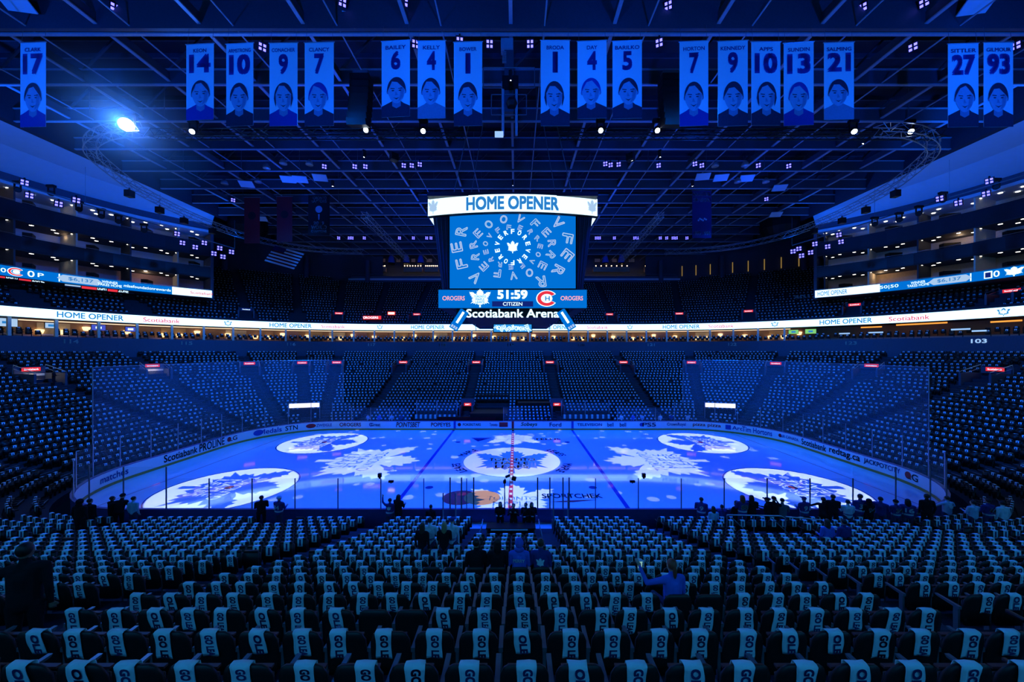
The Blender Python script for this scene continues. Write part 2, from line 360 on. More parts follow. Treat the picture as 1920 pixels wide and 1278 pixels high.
on_boards(862, circle(.22,16), 'ink_red'); on_boards(944, rect(-.55,.55,-.3,.3), 'ink_red'); on_boards(1366, rect(-.3,.3,-.28,.28), 'ink_blue'); on_boards(695, ringpoly(.14,.24,30,340,20), 'ink_blue'); on_boards(1463, circle(.2,16), 'ink_red'); on_boards(1203, circle(.24,12), 'ink_blue')
for px in (853,1073): on_boards(px, rect(-.15,.15,-.5,.42), 'ink_blue')
on_boards(962, rect(-.15,.15,-.5,.42), 'ink_red')

# ---- glass above the boards: each pane and each post a part of its own
glass = empty('rink_glass'); tag(glass, 'clear safety glass in tall panes standing on the rink boards', 'rink glass')
RG = Ring(.06); n_p = int(round(RG.l[-1]/2.44)); step = RG.l[-1]/n_p
pane_cache = {}
for i in range(n_p):
    t0 = i*step; t1 = (i+1)*step; x0,y0 = RG.pt(t0); x1,y1 = RG.pt(t1)
    mx, my = (x0+x1)/2, (y0+y1)/2
    far_benches = my > 12 and abs(mx) < 13.5
    side = abs(mx) < 20
    top = 2.90 if side else 3.55
    if my < -12 and abs(mx+.1) < 3.4: continue                  # open at the timekeepers' box
    if not (my > 12 and -13 < mx < 13 and abs(mx) > 2.2):       # the far benches stand open
        MB().bar((x0,y0,(B1+top)/2),(x1,y1,(B1+top)/2),.012,top-B1).build('glass_pane','glass',glass)
        MB().box(-.022,.022,-.025,.025,B1,top).build('glass_post','steel' if my > -12 else 'dark_steel',glass).location = (x0,y0,0)
# ---- end nets hung above the glass
for sx,nm in ((-1,'beside the stands across from the raised arm lamp'),(1,'beside the section 302 stands')):
    sts = [s for s in LOOP if P(s,0)[0]*sx > 21 ]
    if sx > 0: sts = sorted(sts, key=lambda s: -math.atan2(P(s,0)[1], abs(P(s,0)[0])-15))
    else: sts = sorted(sts, key=lambda s: math.atan2(P(s,0)[1], abs(P(s,0)[0])-15))
    nr = empty('safety_net'); tag(nr, 'tall fine safety net behind the ' + ('PROLINE' if sx<0 else 'redtag') + ' advert end of the rink', 'safety net', 'rink end nets')
    sts = [s_ for s_ in sts if not (P(s_,0)[1] < -8.3)]
    sweep([(.06,3.5),(.06,9.0)], sts).build('netting','net',nr)
    MB().tube([P(s,.06)+(9.0,) for s in sts], .03, 6).build('top_cable','steel',nr)
    for s in (sts[0],sts[-1]): MB().tube([P(s,.06)+(3.5,), P(s,.06)+(9.0,)], .035, 6).build('edge_cord','steel',nr)

# ---- stepped floors of the lower stand
prof = [(.9,-.1),(.9,rowz(0))]
for k in range(NROW):
    prof += [(rowd(k)+.18, rowz(k))]
    if k < NROW-1: prof += [(rowd(k)+.18, rowz(k+1))]
prof += [(24.9, rowz(NROW-1))]
lower = struct(sweep(prof, LOOP).build('floor_lower_stand','concrete'), 'stepped concrete floor of the lower stand')
# hall wall behind the last row, and the balcony wall of the suites
ring_view = [s for s in LOOP]
wall_c = struct(solid([(24.7,rowz(NROW-1)-.2),(24.9,rowz(NROW-1)-.2),(24.9,12.0),(24.7,12.0)], ring_view).build('wall_concourse','wall_mid'), 'low dark wall behind the last row, carrying section numbers')
RW = Ring(24.68)
for px,t in ((134,'114'),(350,'115'),(546,'116'),(697,'117'),(830,'118'),(958,'119'),(1090,'120'),(1221,'121'),(1373,'122'),(1596,'123'),(1836,'103')):
    letter('section_number', t, 'cool_glow' if px == 1836 else 'cream', RW.wrap(RW.at_px(px), 11.45, .03), 1.3, .5, wall_c, .02)
# suite level between lower and upper stand
struct(sweep([(24.7,11.9),(30.5,11.9)], ring_view).build('floor_suites','concrete'), 'dark floor of the suite level')
back = struct(sweep([(29.5,11.9),(29.5,14.4)], ring_view).build('wall_suites','wood'), 'warm panelled back wall of the suite level')
RS = Ring(29.3); RP = Ring(25.3)
panel_m = ['wood','plum','tan','wood','cream','plum']
t = 0.0; i = 0; px_prev = None
pil = MB().box(-.14,.14,-.14,.14,11.9,14.3).mesh('suite_pillar','cream'); 
sco = MB().lathe([(.10,0),(.30,.05),(.42,.45),(.42,.55),(.1,.6)],10).mesh('sconce','sconce')
panes = {}
while t < RP.l[-1]:
    x,y = RP.pt(t)
    D = y-CY; px = VX + F*(x-CX)/D if D > 3 else -9999
    if D > 12 and -200 < px < 2120 and not (abs(x) < 24 and y < 0):
        u = t/RP.l[-1]*RS.l[-1]; tx,ty = RP.tan(t); rz = math.atan2(ty,tx)
        dark = px > 1500                                      # the open bar at the right has no suites
        if not dark:
            put('suite_pillar', pil, back, (x,y,0), rz)
            xs,ys = RS.pt(u+1.9); txs,tys = RS.tan(u+1.9)
            m = MB().box(-1.5,1.5,-.04,.04,12.3,14.0).mesh('wall_panel', panel_m[(i*7+i//3) % 6]); put('wall_panel', m, back, (xs,ys,0), math.atan2(tys,txs))
            for q in ((.7,) if i % 3 else (.6,2.6)):
                xs,ys = RS.pt(u+q); put('sconce', sco, back, (xs+0.12*tys, ys-.12*txs, 12.5 + .3*((i*5)%3)))
        i += 1
    t += 3.85
struct(solid([(28.6,14.16),(28.9,14.16),(28.9,14.26),(28.6,14.26)], [s for s in LOOP if P(s,25)[1] > -15 and (P(s,25)[0] < 20 or VX+F*(P(s,28.6)[0]-CX)/(P(s,28.6)[1]-CY) < 1500)]).build('suite_fill_strip','cove_warm'), 'warm strip added under the suite ceiling to light the suites')  # glowing strip added so the suite interiors look lit

# ribbon board one, carried by the upper slab
slab = struct(solid([(25.05,14.3),(31,14.3),(31,15.3),(25.05,15.5)], ring_view).build('ceiling_suites','wall_dark'), 'dark slab over the suite level')
ribbon = empty('ribbon_display'); tag(ribbon, 'long white LED ribbon display with HOME OPENER wrapped around the upper balcony', 'LED display')
RR = Ring(24.9)
nr_ = [s for s in ring_view if P(s,24.9)[1] >= -20]
for sts_,m_ in ((nr_,'led_band'),([s for s in LOOP[:20] if P(s,24.9)[1] < -16],'led_near_fill'),([s for s in LOOP[-20:] if P(s,24.9)[1] < -16],'led_near_fill')):  # unseen near stretch made blue and boosted to light the near towels
    solid([(24.9,14.32),(25.05,14.32),(25.05,15.48),(24.9,15.48)], sts_).build('display_band',m_,ribbon)
for px in (171,546,802,1040,1276,1584): letter('display_lettering','HOME OPENER','led_text_blue',RR.wrap(RR.at_px(px),14.92,.06), 6.6 if 300<px<1500 else 6.2, .74, ribbon, .02)
for px in (303,625,1120,1352,1705): letter('display_lettering','Scotiabank','led_red',RR.wrap(RR.at_px(px),14.9,.08), 4.1, .62, ribbon, .012)
for px in (427,712,1181,1453,1882): 
    fn = RR.wrap(RR.at_px(px),14.9,.04); flat('leaf_mark',[(x*.55,y*.5) for x,y in LEAF],'led_text_blue',fn,ribbon,LEAF_F)
    fn2 = RR.wrap(RR.at_px(px),14.9,.06); flat('leaf_mark',[(x*.36,y*.32) for x,y in LEAF],'led_white',fn2,ribbon,LEAF_F)

# ---- upper stand
NUP = 21
def upd(j): return 26.0 + .80*j
def upz(j): return 15.25 + .58*j
pu = [(25.0,15.45),(25.4,15.9),(25.4,upz(0))]
TH = 42.0
st_far = [corner(-1,1,t) for t in np.linspace(TH,84,10)] + [farx(x) for x in np.linspace(-AX,AX,24)] + [corner(1,1,t) for t in np.linspace(84,TH,10)]
def st_end(sx): 
    a = [corner(sx,1,t) for t in np.linspace(TH,6,9)] + [endy(sx,y) for y in np.linspace(AY,-AY,5)] + [corner(sx,-1,t) for t in np.linspace(6,62,10)]
    return a
st_L = st_end(-1)[::-1]; st_R = st_end(1)
prof = list(pu)
for j in range(NUP):
    prof += [(upd(j)+.16, upz(j))]
    if j < NUP-1: prof += [(upd(j)+.16, upz(j+1))]
prof += [(44, upz(NUP-1))]
upper = struct(sweep(prof, st_far).build('floor_upper_stand','concrete'), 'steep stepped floor of the upper stand')
for sts,nm in ((st_L,'left'),(st_R,'right')):
    prof = list(pu)
    for j in range(6): prof += [(upd(j)+.16, upz(j)), (upd(j)+.16, upz(j+1))]
    prof += [(32.5, upz(6))]
    struct(sweep(prof, sts).build('floor_gallery_'+nm,'concrete'), 'few stepped rows under the suite block, '+nm+' end')
    wl = struct(sweep([(32,upz(5)),(32,20.5)], sts).build('wall_gallery_'+nm,'wall_mid'), 'dark wall behind the short rows, '+nm+' end')
    # suite block of three floors
    blk = struct(empty('wall_boxes_'+nm), 'stacked private boxes on the '+nm+' end, three open floors between dark parapets')
    LV = [(19.2,20.4,22.6),(22.6,24.3,26.2),(26.2,28.4,30.1)]          # parapet foot, parapet top, opening top
    RF = Ring(26.0, sts); RI = Ring(29.6, sts)
    for q,(z0,z1,z2) in enumerate(LV):
        solid([(26.0,z0),(26.25,z0),(26.25,z1),(26.0,z1)], sts).build('parapet','fascia',blk)
        solid([(26.0,z0-.05),(31,z0-.05),(31,z0+.12),(26.0,z0+.12)], sts).build('slab','wall_dark',blk)
        sweep([(30.0,z0),(30.0,z2)], sts).build('back_wall', ['tan','cream','cream'][q] if nm=='right' else ['plum','cove','cove'][q], blk)
        MB().tube([RF.wrap(t_,z1+.14,-.05)(0,0) for t_ in np.arange(0,RF.l[-1],1.5)], .025, 5).build('parapet_rail','steel',blk)
        dl = MB().lathe([(.20,0),(.20,.05)],10).mesh('downlight','downlight')
        t = 1.2; i = 0
        while t < RF.l[-1]-1:
            x,y = RF.pt(t); 
            if y > -22:
                a = RF.wrap(t,0,-1.1)(0,0); b = RF.wrap(t,0,-.1)(0,0); c = RF.wrap(t,0,-4.2)(0,0)
                if i % 3 == 0: MB().bar((b[0],b[1],(z1+z2)/2),(c[0],c[1],(z1+z2)/2),.16,z2-z1).build('divider', 'cream' if (i//3)%2 else 'wall_dark', blk)
                if i % 3 == 1 and (i*7+q)%4: 
                    d_ = RF.wrap(t+.9,0,-3.4)(0,0); MB().bar((b[0]*.55+c[0]*.45,b[1]*.55+c[1]*.45,z1+.35),(d_[0],d_[1],z1+.35),.8,1.3).build('furniture','black',blk)
                put('downlight', dl, blk, (a[0],a[1],z2-.06))
                if i % 2 == 0:
                    a = RF.wrap(t+.8,0,-2.6)(0,0); put('downlight', dl, blk, (a[0],a[1],z2-.06))
            t += 1.75; i += 1
    for f_,q in ((.30,2),(.42,1),(.55,0),(.68,2),(.80,1),(.90,0)):
        t_ = RF.l[-1]*(f_ if nm == 'left' else 1-f_); c = RF.wrap(t_,0,-2.8)(0,0)
        if c[1] > -20:
            l = bpy.data.lights.new('room_lamp','POINT'); l.color = (1,.66,.36); l.energy = 46; l.shadow_soft_size = .25; lo = bpy.data.objects.new('room_lamp',l); COL.objects.link(lo); lo.location = (c[0],c[1],LV[q][2]-.35)
    solid([(25.7,30.1),(31,30.1),(31,30.5),(25.7,30.5)], sts).build('lip','cove',blk)
    solid([(26.2,30.5),(31,30.5),(31,31.7),(26.2,31.7)], sts).build('upper_band','wall_mid',blk)
    e = sts[-1] if nm == 'left' else sts[0]
    xa,ya = P(e,26.0); xb,yb = P(e,44)
    MB().bar((xa,ya,25.0),(xb,yb,25.0),.4,12.0).build('end_wall','wall_mid',blk)
    # second ribbon board on the lowest parapet
    rb = empty('ribbon_display'); tag(rb, 'blue and white LED ribbon below the private boxes ' + ('with a C-shaped club badge' if nm=='left' else 'starting with HOME OPENER'), 'LED display', 'box front displays')
    sts2 = sts[:-2] if nm == 'left' else sts
    R2 = Ring(25.94, sts)
    solid([(25.86,19.2),(25.98,19.2),(25.98,20.4),(25.86,20.4)], sts).build('display_band','led_blue',rb)
    def put2(px, body, mat, wd, hh, z=19.8, inset=.14, bold=.01): return letter('display_lettering', body, mat, R2.wrap(R2.at_px(px), z, inset), wd, hh, rb, bold)
    def poly2(px, poly, mat, z=19.8, inset=.11, faces=None): return flat('display_mark', poly, mat, R2.wrap(R2.at_px(px), z, inset), rb, faces)
    def longbar(pa, pb, mat, h=.6):
        a = R2.at_px(pa); b = R2.at_px(pb); a,b = min(a,b),max(a,b); n = 16; fn = R2.wrap(a,19.8,.10)
        vs = [fn((b-a)*i/n, v) for i in range(n+1) for v in (-h,h)]; MB().add(vs,[(2*i,2*i+1,2*i+3,2*i+2) for i in range(n)]).build('display_panel',mat,rb)
    if nm == 'left':
        longbar(322,401,'led_white'); put2(380,'Scotiabank','led_red',3.0,.42); put2(58,'0','led_white',.55,.75); poly2(28,[(x*1.35,y) for x,y in ringpoly(.28,.52,35,325,24)],'led_white',inset=.12); poly2(28,[(x*1.35,y) for x,y in ringpoly(.33,.47,38,322,24)],'led_red',inset=.15); poly2(28,circle(.3,20,.02,0,.8),'led_white',inset=.13)
        poly2(150,[(-2.1,0),(-1.6,.45),(1.6,.45),(2.1,0),(1.6,-.45),(-1.6,-.45)],'led_pale'); put2(150,'$6,137','led_text_blue',2.3,.5,19.8,.26); put2(206,'WINNER\nTAKES HOME','led_white',2.4,.75); put2(260,'mlsefoundation','led_white',3.2,.42); put2(304,'rewards','led_white',1.9,.4); poly2(110,rect(-.06,.06,-.5,.5),'led_white'); put2(76,'P','led_white',.5,.5); put2(4,'0','led_white',.4,.5)
    else:
        longbar(1513,1650,'led_white'); longbar(1600,1607,'led_sky',.5) if False else None
        put2(1560,'HOME OPENER','led_text_blue',3.7,.72); put2(1668,'50|50','led_white',2.0,.6); put2(1722,'WINNER\nTAKES HOME','led_white',2.2,.75); poly2(1780,[(-2.0,0),(-1.5,.45),(1.5,.45),(2.0,0),(1.5,-.45),(-1.5,-.45)],'led_pale'); put2(1780,'$6,137','led_text_blue',2.2,.5,19.8,.26); put2(1870,'0','led_white',.5,.75); poly2(1820,rect(-.06,.06,-.5,.5),'led_white'); poly2(1903,[(x*.8,y*.6) for x,y in LEAF],'led_white',faces=LEAF_F); poly2(1853,rect(-.35,.35,-.45,.45),'led_white'); poly2(1853,rect(-.24,.24,-.34,.3),'led_navy',inset=.14)
    # light cove that rises from the boxes to the roof edge
    b = MB(); vs = []; fs = []
    for s in sts:
        x,y = P(s,26.2); sx = -1 if nm=='left' else 1
        vs += [(x,y,31.6),((x*.62+sx*50*.38),y,33.3),(sx*50,y*.97-.4,33.9)]
    for i in range(len(sts)-1):
        for k in (0,1): a = i*3+k; fs.append((a,a+1,a+4,a+3))
    b.add(vs,fs); struct(b.build('ceiling_cove_'+nm,'cove'), 'pale cove under the roof edge, '+nm+' end')
    # far part of the roof edge
# ---- far side above the upper stand: bar level behind a deep ledge
farw = struct(MB().box(-44,43,53.6,54.6,26.9,28.3).build('wall_ledge','wall_mid'), 'deep dark-blue ledge over the top of the far upper stand')
MB().box(-44,43,53.45,53.6,27.3,27.75).build('ledge_band','cove',farw)
MB().tube([(-44,53.7,28.75),(43,53.7,28.75)],.04,6).build('ledge_rail','steel',farw)
struct(MB().box(-44,43,54.6,62,26.6,26.8).build('floor_bar','wall_dark'), 'floor of the far bar level')
struct(MB().box(-66,66,62,62.4,20,39).build('wall_far','wall_mid'), 'dark blue wall far behind the bar level')
for sx,nm in ((-1,'left'),(1,'right')):
    sts = [corner(sx,1,t) for t in np.linspace(TH,80,9)]
    wf = struct(sweep([(43,upz(NUP-1)-2),(43,34)], sts).build('wall_corner_'+nm,'wall_dark'), 'black curtain wall above the upper corner, '+nm+' side')
    RX = Ring(42.7, sts)
    if sx > 0:
        for f_ in (.22,.30,.38,.50,.58,.66,.74,.82,.95):
            x,y = RX.pt(RX.l[-1]*(1-f_)); MB().box(-.07,.07,-.05,.05,28.2,30.6).build('slit_light','slit',wf).location = (x,y,0)
    for f_ in (.15,.55,.9):
        x,y = RX.pt(RX.l[-1]*f_); MB().lathe([(.55,24),(.55,32)],12).build('column','wall_mid',wf).location = (x*.985,y*.985,0)

# ---- roof
roof = struct(MB().box(-64,64,-62,62,38.2,38.6).build('ceiling','roof'), 'dark roof deck high above the arena')
MB().box(-64,64,-62.2,-62,-1,38.6).build('rear_wall','roof',roof)
for i in range(40): MB().box(-62,62,-13+i*1.9,-12.86+i*1.9,37.75,38.2).build('roof_joist','beam_dark',roof)
beams = []
for n in range(-1,13):
    y = CY + 26.1 + 4.95*n; g = n == 0
    bm_ = empty('roof_beam', (0,y,33.0)); 
    tag(bm_, f'long steel roof girder across the hall, {ordw(n+2)} back from the lens', 'roof beam', 'cross girders of the roof')
    hw = 50
    MB().box(-hw,hw,-.11,.11,0,.10).build('lower_flange','beam',bm_)  # pale flange: the bright lit line is put into its colour
    MB().box(-hw,hw,-.05,.05,.10,1.25).build('web','beam_dark',bm_)  # web darker than the flanges: shade put into the colour
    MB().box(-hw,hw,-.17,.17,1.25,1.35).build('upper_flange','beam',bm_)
    if g:
        MB().box(-hw,hw,-.55,-.28,.0,1.9).build('deep_face','beam_dark',bm_); MB().box(-hw,hw,-.9,.4,1.9,2.1).build('walkway','beam_dark',bm_)  # darker steel copy dims the near girder by colour
        for q in range(-6,7):
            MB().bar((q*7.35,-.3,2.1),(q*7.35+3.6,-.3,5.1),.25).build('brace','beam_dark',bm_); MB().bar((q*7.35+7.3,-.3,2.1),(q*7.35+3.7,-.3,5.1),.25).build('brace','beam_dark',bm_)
    else:
        for q in range(-7,7):
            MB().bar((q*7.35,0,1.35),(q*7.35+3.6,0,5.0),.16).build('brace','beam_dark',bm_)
for q in range(-6,7):
    x = q*7.35; o = empty('roof_purlin', (x,0,33.4)); side = 'over the middle of the hall' if q == 0 else f'{ordw(abs(q))} {"left" if q<0 else "right"} of the scoreboard'
    tag(o, 'steel purlin running away from the lens, ' + side, 'roof beam', 'lengthwise purlins of the roof')
    MB().box(-.13,.13,-22,60,-.1,0).build('lower_flange','beam',o); MB().box(-.05,.05,-22,60,0,.7).build('web','beam_dark',o)  # light along the purlin's underside painted as a paler flange
    if q < 6: 
        r = empty('roof_rod', (x+2.4,0,33.2)); tag(r, 'thin roof rail just beyond the purlin ' + side, 'roof rail', 'thin rails of the roof')
        MB().tube([(0,-20,0),(0,58,0)],.06,6).build('rail','beam',r)
        for yy in range(-18,58,10): MB().tube([(0,yy,0),(0,yy,4.8)],.03,5).build('hanger','dark_steel',r)
for sx,nm in ((-1,'left'),(1,'right')):
    for y0,rr in ((-2.5,4.0),(31,3.0)):
        d = MB().lathe([(.2,-2.6),(rr*.8,-2.5),(rr,-1.2),(rr,2.2),(rr*.9,3.0)],20).build('roof_drum','black'); d.location = (sx*(51.5 if y0<0 else 47.5), y0, 33.2)
        tag(d, f'large black rounded duct drum at the {nm} roof edge, ' + ('by the nearer corner' if y0<0 else 'by the far corner'), 'duct', 'roof edge drums')
    struct(MB().box(sx*50-.4,sx*50+.4,-30,40,32.9,38.2).build('wall_roof_edge_'+nm,'roof'), 'dark upstand along the '+nm+' roof edge')
# ================================================================ SEATS
C4 = math.pi/2*RC; EN = 2*AY
SEG = [AX, C4, EN, C4, 2*AX, C4, EN, C4, AX]; CUM = np.concatenate([[0], np.cumsum(SEG)])
def st(key):
    """station at arc position key along the boards, clockwise from the near middle"""
    i = int(min(8, max(0, np.searchsorted(CUM, key, 'right')-1))); u = key - CUM[i]
    if i == 0: return nearx(-u)
    if i == 1: return corner(-1,-1,90-90*u/C4)
    if i == 2: return endy(-1,-AY+u)
    if i == 3: return corner(-1,1,90*u/C4)
    if i == 4: return farx(-AX+u)
    if i == 5: return corner(1,1,90-90*u/C4)
    if i == 6: return endy(1,AY-u)
    if i == 7: return corner(1,-1,90*u/C4)
    return nearx(AX-u)
KEYS = np.arange(0, CUM[-1], .05)
def key_px(d, px):
    best = (1e9,0)
    for k in KEYS[200:-200:2]:
        x,y = P(st(k), d)
        if y < -12 and abs(x) < 22: continue
        D = y-CY
        if D < 4: continue
        e = abs(VX+F*(x-CX)/D-px)
        if e < best[0]: best = (e,k)
    return best[1]
def row_pts(ka, kb, d, ta, tb, pitch, n=None):
    """evenly set seats between two aisles: (x, y, yaw)"""
    ks = np.linspace(ka, kb, 60); p = np.array([P(st(k), d) for k in ks]); l = np.concatenate([[0], np.cumsum(np.linalg.norm(np.diff(p,axis=0),axis=1))])
    L = l[-1]-ta-tb
    if L < pitch: return []
    n = int(L/pitch + .02); off = ta + (L-n*pitch)/2 + pitch/2
    out = []
    for i in range(n):
        s = off + i*pitch; x = np.interp(s,l,p[:,0]); y = np.interp(s,l,p[:,1])
        x2 = np.interp(s+.2,l,p[:,0]); y2 = np.interp(s+.2,l,p[:,1]); x1 = np.interp(s-.2,l,p[:,0]); y1 = np.interp(s-.2,l,p[:,1])
        out.append((x,y,math.atan2(-(y2-y1),-(x2-x1))))
    return out
LOW_PX = [58,287,466,565,629,755,893,1031,1169,1296,1455,1632,1860]
low_aisles = [6.88, 20.3, AX+C4*.25, AX+C4*.5, AX+C4*.75]
port_keys = [key_px(rowd(20), px) for px in LOW_PX]
port_keys = [k for k in port_keys]
n0 = len(low_aisles)
total = CUM[-1]
low_aisles = [6.88, 20.3, AX+C4*.27, AX+C4*.55, AX+C4*.85] + port_keys + [total-(AX+C4*.85), total-(AX+C4*.55), total-(AX+C4*.27), total-20.3, total-7.23]
low_aisles = sorted(low_aisles)
ports = set(round(k,3) for k in port_keys)
def seen(x,y,z,m=260):
    D = y-CY
    if D < 2.2: return False
    px,py = proj((x,y,z)); return -m < px < 1920+m and py < 1278+m
seats_far = []; towels_far = []       # x,y,z,yaw
near_rows = {}                        # row -> list of seats kept as single things
def blocked(k, x, y):
    if y < -12 and abs(x) < 22:                               # near side: timekeepers' box
        if k <= 4 and abs(x-.1) < 2.25: return True
        if 5 <= k <= 7 and 1.35 < abs(x-.1) < 2.25: return True
        if 10.6 < x < 14.2 and 2 <= k <= 4: return True            # landing with rails at the right group
        if -13.4 < x < -11.2 and k <= 1: return True
    if y > 12 and abs(x) < 22:
        if k <= 2 and (-13.5 < x < -.6 or 6.0 < x < 13.4): return True
        if k <= 6 and -5.6 < x < -.8: return True
        if k in (5,6) and .6 < x < 5.4: return True
        if k <= 4 and (-7.4 < x < -5.6 or 5.4 < x < 7.0): return True
    return False
for k in range(NROW):
    d = rowd(k); z = rowz(k)
    for i in range(len(low_aisles)):
        ka = low_aisles[i]; kb = low_aisles[(i+1) % len(low_aisles)]
        trim_a = 1.55 if (17 <= k <= 21 and round(ka,3) in ports) else .66
        trim_b = 1.55 if (17 <= k <= 21 and round(kb,3) in ports) else .66
        if i == len(low_aisles)-1:
            pts = [(-5.95+.532*q, -(12.95+d), 0.0) for q in range(24)]           # middle block of the near stand
        else: pts = row_pts(ka, kb, d, trim_a, trim_b, .532)
        for (x,y,a) in pts:
            if k > 18 and y-CY < 4 : continue
            if blocked(k,x,y) or not seen(x,y,z+.8): continue
            if k > 19 and y < -30 and abs(x) < 12: continue
            if y < -12 and abs(x) < 21 and 10 <= k <= 18:
                px,py = proj((x,y,z+.75))
                if -45 < px < 1965 and py < 1345: near_rows.setdefault(k,[]).append((x,y,z,a)); continue
            seats_far.append((x,y,z,a))
            if rng.random() > .012: towels_far.append((x,y,z,a))
# upper stand
UP_PX = [464,637,779,1145,1274,1405,1600,560,705,880,1010,1880,40,250]
up_keys = sorted(key_px(upd(3), px) for px in UP_PX)
kL = AX+C4+EN+C4*TH/90; kR = total-(AX+C4+EN+C4*TH/90)
for j in range(NUP):
    d = upd(j); z = upz(j)
    ks = [AX+C4*.45] + up_keys + [total-(AX+C4*.45)]
    for ka,kb in zip(ks[:-1], ks[1:]):
        tr = 1.3 if j < 4 else .6
        for (x,y,a) in row_pts(ka,kb,d,tr,tr,.54):
            key_ok = True
            th_end = (y - AY)/(RC+d) < math.sin(R(TH))          # belongs to the end galleries
            if th_end and j > 5: continue
            if not seen(x,y,z+.8,80): continue
            if abs(x) < 43.5 and j > 18: continue
            seats_far.append((x,y,z,a)); towels_far.append((x,y,z,a))
# suite terrace seats
for d,z in ((25.6,11.95),(26.45,12.3)):
    for (x,y,a) in row_pts(AX+C4*.5, total-(AX+C4*.5), d, 0, 0, .78):
        if not seen(x,y,z+.8,40) or rng.random() < .18: continue
        seats_far.append((x,y,z,a)); towels_far.append((x,y,z,a))

def batch(name, tmpl_v, tmpl_f, mats, fm, inst, sub=None):
    """one mesh from many placed copies of a small template"""
    tv = np.array(tmpl_v, float); n = len(tv); N = len(inst); I = np.array(inst)
    c = np.cos(I[:,3])[:,None]; s = np.sin(I[:,3])[:,None]
    X = tv[None,:,0]*c - tv[None,:,1]*s + I[:,0:1]; Y = tv[None,:,0]*s + tv[None,:,1]*c + I[:,1:2]; Z = tv[None,:,2] + I[:,2:3]
    V = np.stack([X,Y,Z],-1).reshape(-1,3)
    fl_ = np.array(tmpl_f); m = len(fl_); FI = (fl_[None]+ (np.arange(N)*n)[:,None,None]).reshape(-1)
    me = bpy.data.meshes.new(name); me.vertices.add(N*n); me.vertices.foreach_set('co', V.reshape(-1).astype(np.float32))
    me.loops.add(N*m*4); me.loops.foreach_set('vertex_index', FI.astype(np.int32))
    me.polygons.add(N*m); me.polygons.foreach_set('loop_start', (np.arange(N*m)*4).astype(np.int32)); me.polygons.foreach_set('loop_total', np.full(N*m,4,np.int32))
    for q in mats: me.materials.append(MATS[q])
    me.polygons.foreach_set('material_index', np.tile(np.array(fm,np.int32),N)); me.update(calc_edges=True)
    return put(name, me)
t = MB(); t.box(-.23,.23,-.02,.03,.30,.80); t.box(-.21,.21,-.035,.045,.80,.85); t.box(-.21,.21,.10,.16,.32,.70); t.box(-.265,-.225,.0,.34,.54,.60); t.box(-.265,-.225,.05,.14,0,.54)
stuff(batch('arena_seats', t.v, t.f, ['seat_black'], [0]*len(t.f), seats_far), 'thousands of black tip-up seats filling both stands', 'seats')
def towel_tmpl(w):
    t = MB(); h = w/2
    t.add([(-h,.062,.56),(h,.062,.56),(h,.062,.862),(-h,.062,.862),(-h,-.045,.862),(h,-.045,.862),(-h,-.05,.54),(h,-.05,.54)], [(0,1,2,3),(3,2,5,4),(4,5,7,6)])
    t.add([(-.03,.064,.58),(.035,.064,.58),(.035,.064,.82),(-.03,.064,.82),(-.03,-.052,.57),(.035,-.052,.57),(.035,-.052,.82),(-.03,-.052,.82)], [(0,1,2,3),(4,7,6,5)], 1)
    return t
t = towel_tmpl(.21)
tw = [(x + rng.normal(0,.03), y, z, a) for x,y,z,a in towels_far]
stuff(batch('rally_towels', t.v, t.f, ['towel','towel_print'], t.mi, tw), 'white rally towels hung over the distant seats', 'towels')

# ---- the seats that show largest, one by one
def panel(w, h, th, z0, bend, lean, round_top=True):
    """padded shell: grid front and back joined at the rim"""
    nx, nz = 7, 6; b = MB(); vs = []; fs = []
    for side in (0,1):
        for i in range(nz):
            for j in range(nx):
                u = j/(nx-1)*2-1; v = i/(nz-1)
                ww = w/2*(1 - (.16*max(0,v-.78)/.22*abs(u)**3 if round_top else 0)); zz = z0 + h*v - (.045*abs(u)**4*max(0,(v-.5)*2) if round_top else 0)
                y = -lean*v + bend*u*u + (th*(1-.35*abs(u)**4)*(1-.4*max(0,v-.8)/.2) if side else 0)
                vs.append((u*ww, y, zz))
    n = nx*nz; idx = lambda s,i,j: s*n+i*nx+j
    for i in range(nz-1):
        for j in range(nx-1):
            fs.append((idx(0,i,j),idx(0,i,j+1),idx(0,i+1,j+1),idx(0,i+1,j))); fs.append((idx(1,i,j),idx(1,i+1,j),idx(1,i+1,j+1),idx(1,i,j+1)))
    rim = [(0,j) for j in range(nx)] + [(i,nx-1) for i in range(1,nz)] + [(nz-1,j) for j in range(nx-2,-1,-1)] + [(i,0) for i in range(nz-2,0,-1)]
    for q in range(len(rim)):
        a = rim[q]; c = rim[(q+1) % len(rim)]; fs.append((idx(0,*a),idx(1,*a),idx(1,*c),idx(0,*c)))
    return b.add(vs,fs)
def smooth(me): me.polygons.foreach_set('use_smooth',[True]*len(me.polygons)); return me
m_back = smooth(panel(.47,.52,.055,.34,.035,.07).mesh('backrest','seat_black'))
m_pan = smooth(panel(.42,.40,.05,.30,.0,-.04,False).mesh('seat_pan',['seat_black']))
bb = MB(); bb.box(-.165,.165,.085,.13,.70,.722); m_edge = bb.mesh('pan_edge','seat_edge')
bb = MB(); bb.prism([(.02,.56),(.36,.585),(.38,.61),(.02,.61)], lambda y,z: (-.292,y,z), lambda y,z: (-.240,y,z)); m_arm = bb.mesh('armrest','arm')
bb = MB(); bb.box(-.285,-.247,.04,.11,0,.57); bb.box(-.30,-.232,.0,.18,0,.015); m_leg = bb.mesh('stanchion','dark_steel')
